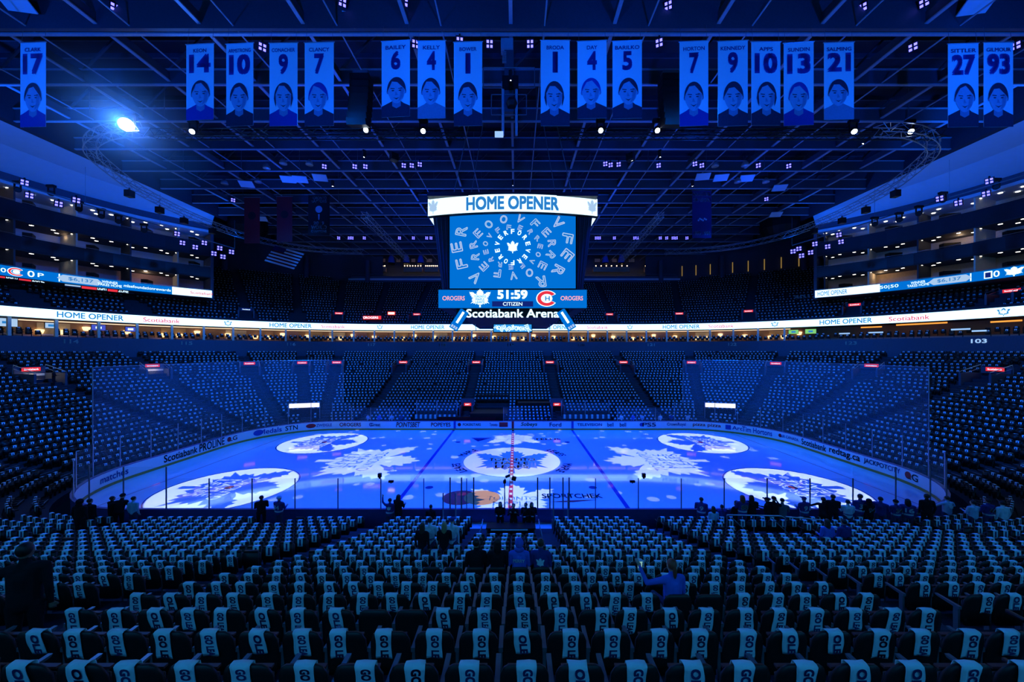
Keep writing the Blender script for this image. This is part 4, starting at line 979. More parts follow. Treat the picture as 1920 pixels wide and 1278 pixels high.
# ================================================================ BANNERS
def face_print(o, w, h, k, rnd):
    """generic printed head and shoulders in flat tones"""
    d = -.012; cx = rnd.uniform(-.04,.04)*w; cz = -h*.66
    put_ = lambda name,poly,mat,dep: flat(name,poly,mat,lambda x,y: (x,dep,y),o)
    shw = w*.5; sh = rnd.choice(['print_dark','print_grey','print_dark','print_blue'])
    put_('printed_shoulders',[(-shw,-h),(-shw,-h*.86),(-shw*.55,-h*.82),(cx-w*.14,-h*.79),(cx+w*.14,-h*.79),(shw*.55,-h*.82),(shw,-h*.86),(shw,-h)],sh,d)
    put_('printed_neck',[(cx-w*.15,-h*.86),(cx-w*.15,-h*.74),(cx+w*.15,-h*.74),(cx+w*.15,-h*.86),(cx,-h*.89)],'print_grey',d*1.5)
    hw,hh = w*.31,h*.165
    put_('printed_head',[(cx+hw*math.cos(t)*(1-.18*max(0,-math.sin(t))), cz+hh*math.sin(t)) for t in np.linspace(0,2*math.pi,28)[:-1]],'print_mid',d*2)
    for sx in (-1,1): put_('printed_ear',circle(w*.045,10,cx+sx*hw*.98,cz-.01*h,1.7),'print_grey',d*1.8)
    style = k % 5
    top = [(cx+hw*1.08*math.cos(t),cz+hh*1.10*math.sin(t)) for t in np.linspace(R(-5 if style!=3 else -40),R(185 if style!=3 else 220),20)]
    brow = cz + hh*(.60 if style in (0,2) else .68)
    inner = [(cx-hw*.90,brow-.45*hh),(cx-hw*.5,brow+rnd.uniform(0,.2)*hh),(cx+hw*.1,brow+rnd.uniform(0,.25)*hh),(cx+hw*.90,brow-.45*hh)]
    if style == 3: inner = [(cx-hw*.85,cz-.35*hh)] + inner + [(cx+hw*.85,cz-.35*hh)]
    put_('printed_hair',top+inner,'print_dark' if style != 4 else 'print_blue',d*3)
    for sx in (-1,1):
        put_('printed_eye',circle(w*.05,10,cx+sx*hw*.40,cz+.02*hh,.45),'print_dark',d*3); put_('printed_brow',[(cx+sx*hw*.2,cz+.2*hh),(cx+sx*hw*.68,cz+.24*hh),(cx+sx*hw*.68,cz+.17*hh),(cx+sx*hw*.2,cz+.14*hh)],'print_dark',d*3)
    put_('printed_nose',[(cx-.03*w,cz-.02*hh),(cx+.05*w,cz-.34*hh),(cx-.05*w,cz-.36*hh)],'print_grey',d*3)
    put_('printed_mouth',[(cx-hw*.38,cz-.52*hh),(cx,cz-.60*hh),(cx+hw*.38,cz-.50*hh),(cx,cz-.70*hh)],'print_dark',d*3)
    put_('printed_shade',[(cx+hw*.45,cz+.3*hh),(cx+hw*.93,cz+.2*hh),(cx+hw*.72,cz-.55*hh),(cx+hw*.2,cz-.88*hh),(cx+hw*.4,cz-.4*hh)],'print_grey',d*2.4)
BN = [(36,88,80,238,'CLARK','17'),(347,403,83,225,'KEON','14'),(422,477,82,236,'ARMSTRONG','10'),(504,559,81,236,'CONACHER','9'),(570,627,80,236,'CLANCY','7'),(714,770,77,219,'BAILEY','6'),(782,836,77,222,'KELLY','4'),(850,905,79,236,'BOWER','1'),
      (1013,1069,76,236,'BRODA','1'),(1082,1138,77,222,'DAY','4'),(1148,1204,77,222,'BARILKO','5'),(1274,1328,78,236,'HORTON','7'),(1346,1402,77,236,'KENNEDY','9'),(1408,1464,79,235,'APPS','10'),(1470,1525,80,235,'SUNDIN','13'),(1545,1601,80,224,'SALMING','21'),(1778,1834,82,238,'SITTLER','27'),(1844,1900,80,238,'GILMOUR','93')]
rnd = random.Random(11)
LOOKS = ['with a helmeted head','beside a black speaker frame','with a dark jersey','above a white leaf emblem','with a smiling bald head','half in shadow at its foot','with a bare smooth brow','with a small leaf on its collar','nearest the rigging mast','with a lit brow','with a laughing face','cut off by the dark speaker array','with a round pale collar','with combed-over hair','with a strapped cap','with long hair','partly hidden by black drape','beside the roof edge']
for i,(x0,x1,y0,y1,nm,num) in enumerate(BN):
    D = 25.6 - .25*(i%3)*.5; a = at((x0+x1)/2,y0,D); wd = (x1-x0)*D/F*.97; ht = (y1-y0)*D/F
    o = tag(empty('honour_banner',(a.x,a.y,a.z), R(-2+rnd.uniform(-2,2))), f'tall white banner numbered {num}, {ordw(i+1)} from the left, {LOOKS[i]}', 'banner', 'numbered banners under the roof')
    n = 8; b = MB(); vs = []; fs = []
    for lay in (0,1):
        for r_ in range(n+1):
            for c_ in (0,1,2): vs.append(((c_-1)*wd/2, .012*lay + .0*math.sin(r_), -ht*r_/n))
    L = 3*(n+1)
    for r_ in range(n):
        for c_ in (0,1): q = r_*3+c_; fs += [(q,q+3,q+4,q+1),(L+q,L+q+1,L+q+4,L+q+3)]
        fs += [(r_*3,L+r_*3,L+r_*3+3,r_*3+3),(r_*3+2,r_*3+5,L+r_*3+5,L+r_*3+2)]
    b.add(vs,fs).build('cloth','banner_cloth',o)
    MB().tube([(-wd/2-.06,0,.02),(wd/2+.06,0,.02)],.035,6).build('top_bar','steel',o)
    for sx in (-1,1): MB().tube([(sx*wd*.45,0,.02),(sx*wd*.45,.1,1.2)],.012,4).build('hang_wire','dark_steel',o)
    letter('name_lettering',nm,'print_blue',lambda u,v:(u,-.02,-ht*.085+v),min(wd*.82,.24*len(nm)),.26,o,.015)
    letter('number_lettering',num,'print_blue',lambda u,v:(u,-.02,-ht*.255+v),wd*(.30 if len(num)==1 and num!='1' else .16 if num=='1' else .70),ht*.22,o,.045)
    face_print(o,wd,ht,i,rnd)
# other hanging cloths at the far end
def cloth(name, px0,px1,py0,py1,D,mat,label):
    a = at((px0+px1)/2,py0,D); wd = (px1-px0)*D/F; ht = (py1-py0)*D/F
    o = tag(empty(name,(a.x,a.y,a.z)), label, 'banner'); MB().box(-wd/2,wd/2,0,.03,-ht,0).build('cloth',mat,o); MB().tube([(-wd/2-.1,0,0),(wd/2+.1,0,0)],.04,6).build('top_bar','dark_steel',o); return o,wd,ht
o,wd,ht = cloth('club_banner',458,487,370,456,52,'cloth_red','plain dark red banner with a dark disc, further left of two'); flat('printed_disc',circle(.55,20),'cloth_black',lambda x,y:(x,-.03,y-ht*.4),o)
o,wd,ht = cloth('club_banner',519,548,368,453,52,'cloth_red','plain dark red banner with a dark disc, beside the black champions banner'); flat('printed_disc',circle(.55,20),'cloth_black',lambda x,y:(x,-.03,y-ht*.4),o)
o,wd,ht = cloth('club_banner',578,618,365,441,52,'cloth_black','black banner reading TORONTO RAPTORS 2019 WORLD CHAMPIONS')
for k,(tx,zz,w_,h_) in enumerate((('TORONTO',-.08,2.2,.38),('RAPTORS',-.16,2.2,.38),('2019',-.70,1.5,.42),('WORLD',-.80,2.2,.5),('CHAMPIONS',-.90,2.2,.32))): letter('printed_lettering',tx,'cloth_white',lambda u,v:(u,-.03,ht*zz+v),w_,h_,o,.02)
flat('printed_ball',circle(.5,24),'print_grey',lambda x,y:(x,-.03,y-ht*.36),o); flat('printed_trophy',[(-.12,-ht*.48),(.12,-ht*.48),(.06,-ht*.62),(-.06,-ht*.62)],'print_grey',lambda x,y:(x,-.03,y),o)
o,wd,ht = cloth('club_banner',1298,1334,357,446,52,'cloth_navy','dark blue INAUGURAL SEASON banner hung right of the scoreboard')
for tx,zz,w_,h_ in (('INAUGURAL',-.08,2.5,.5),('SEASON',-.2,2.4,.5),('1995 1996',-.9,2.4,.5)): letter('printed_lettering',tx,'print_mid',lambda u,v:(u,-.03,ht*zz+v),w_,h_,o,.03)
for q in range(6): flat('printed_scrap',circle(.14,6,-.5+.22*q,-ht*.63+.12*((q*5)%3)),'print_mid',lambda x,y:(x,-.03,y),o)
fg = tag(empty('striped_flag',tuple(at(543,468,60))), 'large flag with pale and dark red stripes hanging under the curved truss', 'flag'); fg.rotation_euler = (R(-25),R(16),0)
for i in range(11): MB().box(-2.5 + (2.0 if i < 3 else 0),2.5,-.015,.015,-.30*(i+1),-.30*i).build('stripe','cloth_white' if i%2==0 else 'cloth_red',fg)
MB().box(-2.5,-.5,-.015,.015,-.9,0).build('canton','cloth_navy',fg); MB().tube([(-2.6,0,.03),(2.6,0,.03)],.03,6).build('top_bar','steel',fg)

# ================================================================ TRUSSES AND FIXTURES
def truss(path, sec, name, label, mat='steel', group='lighting trusses'):
    o = tag(empty(name), label, 'truss', group); p = [Vector(q) for q in path]; ch = [[],[],[],[]]
    for i,q in enumerate(p):
        d = (p[min(i+1,len(p)-1)]-p[max(i-1,0)]).normalized(); s = d.cross(Vector((0,0,1))).normalized(); u = s.cross(d)
        for k,(a,b_) in enumerate(((-1,-1),(1,-1),(1,1),(-1,1))): ch[k].append(q+s*a*sec/2+u*b_*sec/2)
    for k in range(4): MB().tube(ch[k],.045,6).build('chord',mat,o)
    b = MB(); 
    for i in range(len(p)-1):
        for k in range(4):
            j = (k+1)%4; A,Bq = (ch[k][i],ch[j][i+1]) if i%2 else (ch[j][i],ch[k][i+1]); b.tube([A,Bq],.022,4,caps=False)
    stuff(b.build('lattice',mat,o)); return o
def path_pts(ctrl, step=.75):
    c = [Vector(q) for q in ctrl]; out = []
    for i in range(len(c)-1):
        p0 = c[max(i-1,0)]; p1 = c[i]; p2 = c[i+1]; p3 = c[min(i+2,len(c)-1)]; n = max(2,int((p2-p1).length/step))
        for k in range(n):
            t_ = k/n; out.append(.5*((2*p1)+(-p0+p2)*t_+(2*p0-5*p1+4*p2-p3)*t_*t_+(-p0+3*p1-3*p2+p3)*t_**3))
    return out+[c[-1]]
for sx,nm in ((-1,'left'),(1,'right')):
    ctrl = [(sx*29.5,-4.6,28),(sx*33,-4.2,28),(sx*37,-2.0,28),(sx*39.5,2.0,28),(sx*41.5,7,28),(sx*42.5,14,28),(sx*42,21,28),(sx*39.5,26,28),(sx*36,29,28),(sx*31,30.5,28),(sx*27,30.8,28)]
    tr = truss(path_pts(ctrl), .75, 'curved_truss', f'long curved lighting truss sweeping along the {nm} cove')
    for i,(x,y) in enumerate(((42.2,17),(42.5,13),(42.2,9.5),(41.0,5))):
        s_ = tag(empty('hung_speaker',(sx*x,y,27.0)), f'small dark box lamp under the {nm} curved truss, {ordw(i+1)} from its far end', 'lamp', 'boxes under the curved trusses'); MB().box(-.3,.3,-.3,.3,-.35,.35).build('case','black',s_); MB().box(-.05,.05,-.05,.05,.35,.65).build('clamp','dark_steel',s_)
    truss(path_pts([tuple(at(682 if sx<0 else 1240,402,46.8)),tuple(at(764 if sx<0 else 1166,486,70))],.8), .7, 'straight_truss', f'straight pale truss sloping away behind the {nm} side of the scoreboard')
yb = CY+30.2
truss(path_pts([(-30,yb,28.3),(-4,yb,28.3)],.8), .6, 'bar_truss', 'dark straight truss under the banners left of the mast', 'black'); truss(path_pts([(4,yb,28.3),(36,yb,28.3)],.8), .6, 'bar_truss', 'dark straight truss under the banners right of the mast', 'black')
for px,lab in ((678,'left'),(1255,'right')):
    c = at(px,190,29.0); o = tag(empty('line_array',(c.x,c.y,0)), f'tall black hanging loudspeaker array {lab} of the middle banners', 'loudspeaker', 'loudspeaker arrays')
    for q in range(8): MB().box(-.75,.75,-.5,.5,-.24,.24,0,Matrix.Translation((0,-.04*q*q*.3,31.9-.54*q)) @ Matrix.Rotation(R(2.5*q),4,'X')).build('speaker_box','black',o)
    MB().box(-.6,.6,-.3,.3,32.2,32.5).build('fly_frame','dark_steel',o)
def head(name, loc, target, lens, label, r=.24, group='moving-head lamps'):
    """moving-head lamp: yoke and tilted barrel with a lit lens"""
    o = tag(empty(name, loc), label, 'stage lamp', group); q = (Vector(target)-Vector(loc)).to_track_quat('-Z','Y').to_matrix().to_4x4()
    MB().lathe([(r*.7,.42),(r*1.05,.30),(r*1.1,-.25),(r,-.34)],14,q).build('barrel','black',o,True)
    ln = MB().lathe([(r*.85,-.36),(r*.85,-.345)],16,q).build('lens',lens,o)
    MB().box(-r*1.5,-r*1.2,-.06,.06,-.1,.62).build('yoke_arm','black',o); MB().box(r*1.2,r*1.5,-.06,.06,-.1,.62).build('yoke_arm','black',o); MB().box(-r*1.6,r*1.6,-.16,.16,.62,.86).build('base','black',o)
    return o
for i,(px,py,lab) in enumerate(((362,245,'under banner fourteen'),(687,242,'under the left speaker array'),(794,244,'under banner four left of the mast'),(1126,243,'under banner four right of the mast'),(1232,243,'under the right speaker array'),(1600,245,'under banner twenty-one'),(1706,245,'at the right curved truss end'))):
    c = at(px,py,29.6); head('moving_head', (c.x,c.y,c.z), (c.x*.55,CY+8,9), 'lens', 'black moving-head lamp with a bright lens, ' + lab, .22)
# square four-cell blinders
def blinder(loc, label, tgt=(0,0,0), s=.22):
    o = tag(empty('cell_lamp', loc), label, 'stage lamp', 'four-cell blue lamps'); q = (Vector(tgt)-Vector(loc)).to_track_quat('-Z','Y').to_matrix().to_4x4()
    MB().box(-s*1.25,s*1.25,-s*1.25,s*1.25,-.05,.22,0,q).build('case','black',o); MB().box(-.05,.05,-.05,.05,.2,.5).build('clamp','black',o)
    for a in (-1,1):
        for b_ in (-1,1): MB().box(a*s*.6-s*.36,a*s*.6+s*.36,b_*s*.6-s*.36,b_*s*.6+s*.36,-.08,-.05,0,q).build('cell','cell',o)
roofpx = [(608,312,31.5),(665,312,31.5),(685,312,31.5),(757,310,31.5),(772,310,31.5),(787,308,31.5),(1135,307,31.5),(1145,309,31.5),(1160,308,31.5),(1235,310,31.5),(1303,307,31.5),(1316,310,31.5),(1422,310,31.5),(1479,311,31.5),(437,375,31),(1437,373,31),(492,88,32.5),(779,82,32.5),(862,77,32.5),(918,82,32.5),(994,82,32.5),(1236,80,32.5),(1712,88,32.5),(1904,86,32.5),(642,4,34.5),(758,3,34.5),(1253,10,34.5),(1617,14,34.5),(1733,5,34.5),(216,14,34.5)]
for i,(px,py,z) in enumerate(roofpx):
    blinder(tuple(atz(px,py,z)), f'small four-cell lamp glowing violet-blue under the roof, {ordw(i+1)} of its scattered set' if False else ('four-cell violet lamp ' + ('in the row before the scoreboard top' if 300<py<320 else 'on the big girder' if 70<py<100 else 'at the top edge of the view' if py<40 else 'beside a far banner') + f', {ordw(1+sorted(q[0] for q in roofpx if abs(q[1]-py)<30).index(px))} from the left'), (0,CY+4,8))
for i,px in enumerate((635,655,660,683,749,775,800,808,1118,1124,1152,1190,1195,1238,1250,1262,1268,1288)):
    blinder(tuple(at(px,446,72)), f'tiny four-cell lamp in the far row behind the scoreboard, {ordw(i+1)} from the left', (0,CY,10), .26)
for sx,pl,lab in ((-1,[(46,342),(55,366),(110,382),(143,375),(332,438),(342,455),(366,463),(383,455),(401,475),(412,465),(434,472),(418,481)],'left'),(1,[(1855,339),(1849,363),(1762,372),(1797,380),(1573,440),(1577,453),(1552,462),(1528,457),(1520,473),(1498,466),(1503,479),(1487,471)],'right')):
    for i,(px,py) in enumerate(pl):
        D = (37.5 if py < 400 else 50); blinder(tuple(at(px,py,D)), f'four-cell violet lamp in front of the {lab} private boxes, {ordw(i+1)} of twelve going away', (0,CY+10,5), .25 if py<400 else .27)
    b0 = [tuple(at(px,py-2,D)) for px,py,D in (((-60,318,36),(160,385,38.5),(300,425,46),(440,468,51)) if sx<0 else ((1990,310,36),(1780,372,38.5),(1640,415,46),(1485,462,51)))]
    o = tag(empty('lamp_rail'), f'thin dark lamp rail hung before the {lab} private boxes', 'lamp rail', 'lamp rails'); MB().tube(b0,.07,6).build('rail','dark_steel',o)
    for p in b0: MB().tube([p,(p[0],p[1],p[2]+4)],.02,4).build('hanger','dark_steel',o)
    for i,(px,py,D) in enumerate(((33,355,37.5),(96,362,38),(148,392,40),(190,405,41.5),(222,415,43),(270,432,45)) if sx<0 else ((1868,350,37.5),(1768,375,38.5),(1723,400,40),(1686,412,41.5),(1640,420,44))):
        c = at(px,py,D); head('moving_head', tuple(c), (0,CY,0), 'black', f'unlit black moving head on the {lab} lamp rail, {ordw(i+1)} going away', .24, 'unlit moving heads')
# pale reflector panels under the roof
for i,(px,py) in enumerate(((462,345),(540,336),(563,336),(600,333),(1318,331),(1352,333),(1400,334),(1462,352),(1455,402),(490,410),(30,5),(668,40),(1256,42),(1832,10))):
    c = atz(px,py,32.6 if py > 60 else 34.0); o = put('sound_panel', MB().box(-.85,.85,-.5,.5,-.05,.05).mesh('sound_panel','cove') if i == 0 else bpy.data.meshes['sound_panel'], None, tuple(c)); o.rotation_euler = (R(-28),0,R(10 if px<960 else -10))
    tag(o, f'pale tilted reflector panel under the roof, {ordw(i+1)} of the set counted from the left half', 'panel', 'reflector panels under the roof')
for i,(px,py) in enumerate(((421,343),(484,340),(500,314),(531,305),(580,307),(1341,310),(1397,309),(1383,340),(1436,340))):
    c = atz(px,py,32.2); o = tag(empty('work_light',tuple(c)), f'unlit round work light under the roof, {ordw(i+1)} from the left', 'lamp', 'round work lights'); MB().lathe([(.1,.5),(.34,.2),(.42,-.1),(.40,-.14)],14).build('shade','steel',o,True); MB().lathe([(.36,-.12),(.36,-.10)],14).build('lens_glass','cove',o)

# ================================================================ STENCIL PROJECTORS (leaf pictures thrown on the ice)
def outline_loops(uv, f):
    cnt = {}
    for q in f:
        for i in range(len(q)): 
            k = (q[i],q[(i+1)%len(q)]); cnt[k] = 1
    nxt = {a:b for (a,b) in cnt if (b,a) not in cnt}; loops = []
    while nxt:
        a,b = next(iter(nxt.items())); lp = [a]; del nxt[a]
        while b != lp[0] and b in nxt: lp.append(b); c = nxt[b]; del nxt[b]; b = c
        if len(lp) > 2: loops.append([uv[i] for i in lp])
    return loops
def text_loops(body, cx, cy, wid, hei):
    uv,f,asp = glyphs(body,0); return [[(cx+a*wid, cy+b*hei) for a,b in lp] for lp in outline_loops(uv,f)]
def weld(uv,f): return uv,f
def stencil_mesh(loops, plate):
    """plate with the nested loops cut even-odd: constrained triangles, kept where an even number of loops lies round them"""
    from mathutils.geometry import delaunay_2d_cdt
    vs = []; es = []
    for lp in [plate]+loops:
        n = len(vs); vs += [Vector((x*200,y*200)) for x,y in lp]; es += [(n+i, n+(i+1)%len(lp)) for i in range(len(lp))]
    v,e,f,_a,_b,_c = delaunay_2d_cdt(vs, es, [], 0, 1e-5)
    V = np.array([tuple(q) for q in v]); T = np.array([tuple(q) for q in f]); c = V[T].mean(1); par = np.zeros(len(c), int)
    for lp in loops:
        P_ = np.array(lp)*200; Q_ = np.roll(P_,-1,0)
        for (x0,y0),(x1,y1) in zip(P_,Q_):
            m_ = (y0 > c[:,1]) != (y1 > c[:,1])
            if m_.any(): xx = x0 + (c[:,1]-y0)/(y1-y0 if y1 != y0 else 1e-12)*(x1-x0); par += (m_ & (c[:,0] < xx))
    keep = T[par % 2 == 0]; me = bpy.data.meshes.new('stencil_plate'); me.from_pydata([(x/200,y/200,0) for x,y in V], [], [tuple(int(i) for i in t_) for t_ in keep]); me.update(); return me
def projector(lamp, tgt, s, up, kind, power, label, col=(.80,.93,1.0), words=True):
    """lamp that throws a picture of half-width s round tgt on the ice through a cut plate"""
    L = Vector(lamp); Tg = Vector((tgt[0],tgt[1],0)); ax = (Tg-L).normalized(); f0 = .5
    q = ax.to_track_quat('-Z','Y'); ux,uy = up; rx,ry = uy,-ux
    def to_plate(x,y):                                  # ice point -> plate plane, local axes
        w_ = Vector((tgt[0]+s*(x*rx+y*ux), tgt[1]+s*(x*ry+y*uy), 0)); v = q.inverted() @ (w_-L); return (v.x/-v.z*f0, v.y/-v.z*f0)
    loops = []
    if kind == 'disc_leaf':
        loops.append([to_plate(*p) for p in circle(1,64)]); loops.append([to_plate(x*.86,y*.86) for x,y in LEAF])
    elif kind == 'leaf': loops.append([to_plate(*p) for p in LEAF])
    elif kind == 'disc': loops.append([to_plate(*p) for p in circle(1,64)])
    elif kind == 'dots':
        rd = random.Random(int(abs(tgt[0])*7+3)); placed = []
        while len(placed) < 55:
            x,y = rd.uniform(-1,1), rd.uniform(-1,1)*.85; rad = rd.uniform(.016,.036)
            if all((x-a)**2+(y-b)**2 > (rad+c_+.01)**2 for a,b,c_ in placed): placed.append((x,y,rad)); loops.append([to_plate(*p) for p in circle(rad,10,x,y)])
    if words and kind in ('disc_leaf','leaf'):
        k = .86 if kind == 'disc_leaf' else 1
        for tx,cy,wd in (('TORONTO',.10*k,1.15*k),('MAPLE',-.18*k,.85*k),('LEAFS',-.44*k,.85*k)):
            for lp in text_loops(tx,0,cy,wd,.22*k): loops.append([to_plate(*p) for p in lp])
    ext = 1.25*max(abs(c_) for lp in loops for p in lp for c_ in p) + .02
    plate = [(-ext,-ext),(ext,-ext),(ext,ext),(-ext,ext)]
    o = tag(empty('stencil_projector', lamp), label, 'stage lamp', 'stencil projectors'); o.rotation_euler = q.to_euler()
    me = stencil_mesh(loops, plate); me.materials.clear(); me.materials.append(MATS['black']); g = put('stencil_plate', me, o, (0,0,-f0))
    h = MB(); 
    for a,b_ in (((-ext,-ext),(ext,-ext)),((ext,-ext),(ext,ext)),((ext,ext),(-ext,ext)),((-ext,ext),(-ext,-ext))): h.add([(a[0],a[1],-f0-.03),(b_[0],b_[1],-f0-.03),(b_[0],b_[1],.15),(a[0],a[1],.15)],[(0,1,2,3)])
    h.add([(-ext,-ext,.15),(ext,-ext,.15),(ext,ext,.15),(-ext,ext,.15)],[(0,1,2,3)]); h.build('housing','black',o)
    l = bpy.data.lights.new('projector_light','SPOT'); l.color = col; l.energy = power; l.shadow_soft_size = .0005; l.spot_size = min(R(160), 2*math.atan(ext*1.5/f0)); l.spot_blend = .05
    lo = bpy.data.objects.new('projector_light', l); COL.objects.link(lo); lo.location = lamp; lo.rotation_euler = q.to_euler()
PW = 30000
for sx,nm in ((-1,'left'),(1,'right')):
    for sy,nn in ((-1,'near'),(1,'far')): projector((sx*20,sy*6.5,29.0),(sx*21.03,sy*6.71),4.45,(-sx,0),'disc_leaf',PW*1.25,f'black stencil projector above the {nn} {nm} face-off circle')
    projector((sx*14,.5,29.0),(sx*13.4,-.1),4.9,(-sx,0),'leaf',PW*.85,f'black stencil projector above the {nm} half of the ice')
    projector((sx*12,3,30.0),(sx*13,2.2),13.0,(0,1),'dots',PW*.5,f'black dot projector above the {nm} half of the ice')
projector((0,8.5,30.0),(.1,8.3),2.9,(0,-1),'leaf',PW*1.0,'black stencil projector above the far centre line')
projector((0,-9.2,29.0),(.1,-9.0),3.0,(0,1),'leaf',PW*1.0,'black stencil projector above the near centre line')
hot = (-30.4,-4.65,27.85)
projector((29.0,-4.3,27.4),(0,0),4.57,(0,1),'disc',PW*2.2,'black spot lamp at the right truss end aimed at the centre circle')
hl = head('moving_head', (hot[0]-.2,hot[1]-.3,hot[2]+.3), (CX,CY,CZ), 'lens_hot', 'moving-head lamp blazing white into the lens at the left truss end', .55)

# ball of haze added to give the blazing lamp its glow, lit by its spot
hz = bpy.data.materials.new('glow_haze'); hz.use_nodes = True; nt = hz.node_tree; nt.nodes.clear(); vsn = nt.nodes.new('ShaderNodeVolumeScatter'); on = nt.nodes.new('ShaderNodeOutputMaterial')
tcn = nt.nodes.new('ShaderNodeTexCoord'); lnn = nt.nodes.new('ShaderNodeVectorMath'); lnn.operation = 'LENGTH'; mrn = nt.nodes.new('ShaderNodeMapRange')
nt.links.new(tcn.outputs['Object'], lnn.inputs[0]); nt.links.new(lnn.outputs['Value'], mrn.inputs['Value']); mrn.inputs['From Max'].default_value = 6.0; mrn.inputs['To Min'].default_value = .032; mrn.inputs['To Max'].default_value = 0.0; nt.links.new(mrn.outputs['Result'], vsn.inputs['Density'])
vsn.inputs['Anisotropy'].default_value = .2; nt.links.new(vsn.outputs[0], on.inputs['Volume']); MATS['glow_haze'] = hz
b = MB(); ellip_ = [(math.sin(t_)*6.0, -math.cos(t_)*6.0) for t_ in np.linspace(.05,math.pi-.05,14)]; b.lathe(ellip_,24)
h_ = b.build('glow_haze','glow_haze'); h_.location = (hot[0],hot[1]-.6,hot[2]); stuff(h_,'ball of thin haze added for the glow round the blazing lamp','haze')
spot('lamp_beam', (hot[0]+.3,hot[1]-1.2,hot[2]-.1), (CX,CY,CZ), (.03,.19,1.0), 7500, 150, .4, .12)
# ================================================================ FAR BAR LEVEL
def bar_item(name, mb, mat, px, py, D, label, cat, parts=()):
    c = at(px,py,D); o = tag(empty(name, tuple(c)), label, cat); mb.build('body',mat,o,True); return o
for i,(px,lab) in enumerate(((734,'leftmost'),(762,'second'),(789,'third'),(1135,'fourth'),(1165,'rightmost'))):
    c = at(px,493,88.8); o = tag(empty('cup_display',tuple(c)), f'tall cup-shaped column with painted-on blue light on the far bar level, {lab} of five', 'column', 'cup-shaped columns')
    MB().lathe([(.75,0),(.78,.5),(.62,1.2),(.45,1.9),(.40,2.3),(.60,2.8),(.62,3.1)],18).build('cup','wear_blue',o,True); MB().lathe([(.85,-.25),(.85,0)],18).build('plinth','black',o)  # blue light on the cup is put into its colour
    MB().lathe([(.64,3.1),(.64,3.16)],18).build('rim','cove',o)
for i,(px,wd) in enumerate(((717,1.6),(747,1.2),(775,1.1),(805,1.5),(1120,1.5),(1152,1.3),(1184,1.6))):
    c = at(px,488,92); o = tag(empty('wall_screen',tuple(c)), f'small dim picture screen on the far bar wall, {ordw(i+1)} from the left', 'screen', 'screens of the far bar'); MB().box(-wd/2,wd/2,0,.1,-.5,.5).build('case','black',o); MB().box(-wd/2+.06,wd/2-.06,-.03,0,-.44,.44).build('screen_face','tan',o)
rl = tag(empty('ball_logo',tuple(at(671,470,93.5))), 'round striped ball emblem on the far wall left of the scoreboard', 'sign'); flat('disc',circle(1.35,30),'wall_mid',lambda x,y:(x,0,y),rl)
for q in range(4): flat('claw_stripe',[(-1.1+.5*q,-.9+.1*q),(-.85+.5*q,-1.0+.1*q),(-.3+.42*q,1.0-.12*q),(-.6+.42*q,1.05-.12*q)],'cloth_white',lambda x,y:(x,-.05,y),rl)
ws = tag(empty('wall_sign',tuple(at(702,467,93.5))), 'pale two-line lettering on the far wall beside the ball emblem', 'sign'); letter('sign_lettering','Toronto\nRaptors','cloth_white',lambda u,v:(u,0,v),4.6,1.6,ws)
for i,(x0,x1) in enumerate(((630,655),(700,724),(757,792),(797,822),(1112,1180),(1208,1234),(1245,1275))):
    n = 7
    a = at(x0,503,90); b_ = at(x1,503,90); o = tag(empty('bar_counter',((a.x+b_.x)/2,a.y,a.z-.9)), f'lit bar counter with bottles on the far level, {ordw(i+1)} from the left', 'counter', 'far bar counters'); hw = abs(b_.x-a.x)/2
    MB().box(-hw,hw,-.3,.3,0,1.0).build('counter_body','wood',o); MB().box(-hw-.05,hw+.05,-.36,.36,1.0,1.07).build('counter_top','cream',o)
    for q in range(n): MB().lathe([(.09,1.1),(.16,1.2),(.09,1.34)],8,Matrix.Translation((-hw+2*hw*(q+.5)/n,-.3,.25))).build('bar_lamp','warm_dot',o)
pn = tag(empty('lit_alcove',tuple(at(640,512,89.5))), 'pale lit pillar wall at the left end of the far bar level', 'wall panel'); MB().box(-1.2,1.2,-.1,.1,0,3.0).build('panel','cream',pn); MB().box(-1.3,-1.2,-.3,.1,0,3.4).build('edge','cove',pn)
bc = bpy.data.lights.new('bar_light','AREA'); bc.shape='RECTANGLE'; bc.size=70; bc.size_y=1.2; bc.energy=420; bc.color=(1,.72,.45); lo = bpy.data.objects.new('bar_light',bc); COL.objects.link(lo); lo.location=(0,57.5,31.2); lo.rotation_euler=(R(20),0,0)

# ---- things on the suite level and open bar
for i,(px,py,mt,wd,hh) in enumerate(((9,604,'led_pale',2.0,1.1),(97,610,'led_pale',1.2,.8),(184,614,'tv_blue',1.5,.9),(244,617,'tv_blue',1.2,.8),(1488,622,'tv_green',1.5,.8),(1520,621,'tv_green',1.6,.9))):
    Rq = Ring(28.6); x,y = Rq.pt(Rq.at_px(px)); tx,ty = Rq.tan(Rq.at_px(px)); D = y-CY
    o = tag(empty('wall_tv',(x,y,CZ-(py-VY)*D/F),math.atan2(ty,tx)), f'{"bright pale" if mt=="led_pale" else "blue" if mt=="tv_blue" else "green"} TV in the suite level, {ordw(i+1)} from the left', 'TV', 'suite TVs'); MB().box(-wd/2,wd/2,-.05,.08,-hh/2,hh/2).build('case','black',o); MB().box(-wd/2+.05,wd/2-.05,-.08,-.05,-hh/2+.05,hh/2-.05).build('screen_face',mt,o)
    MB().box(-.3,.3,-.10,-.08,-.15,.15).build('screen_mark','led_text_blue' if mt!='tv_blue' else 'led_white',o)
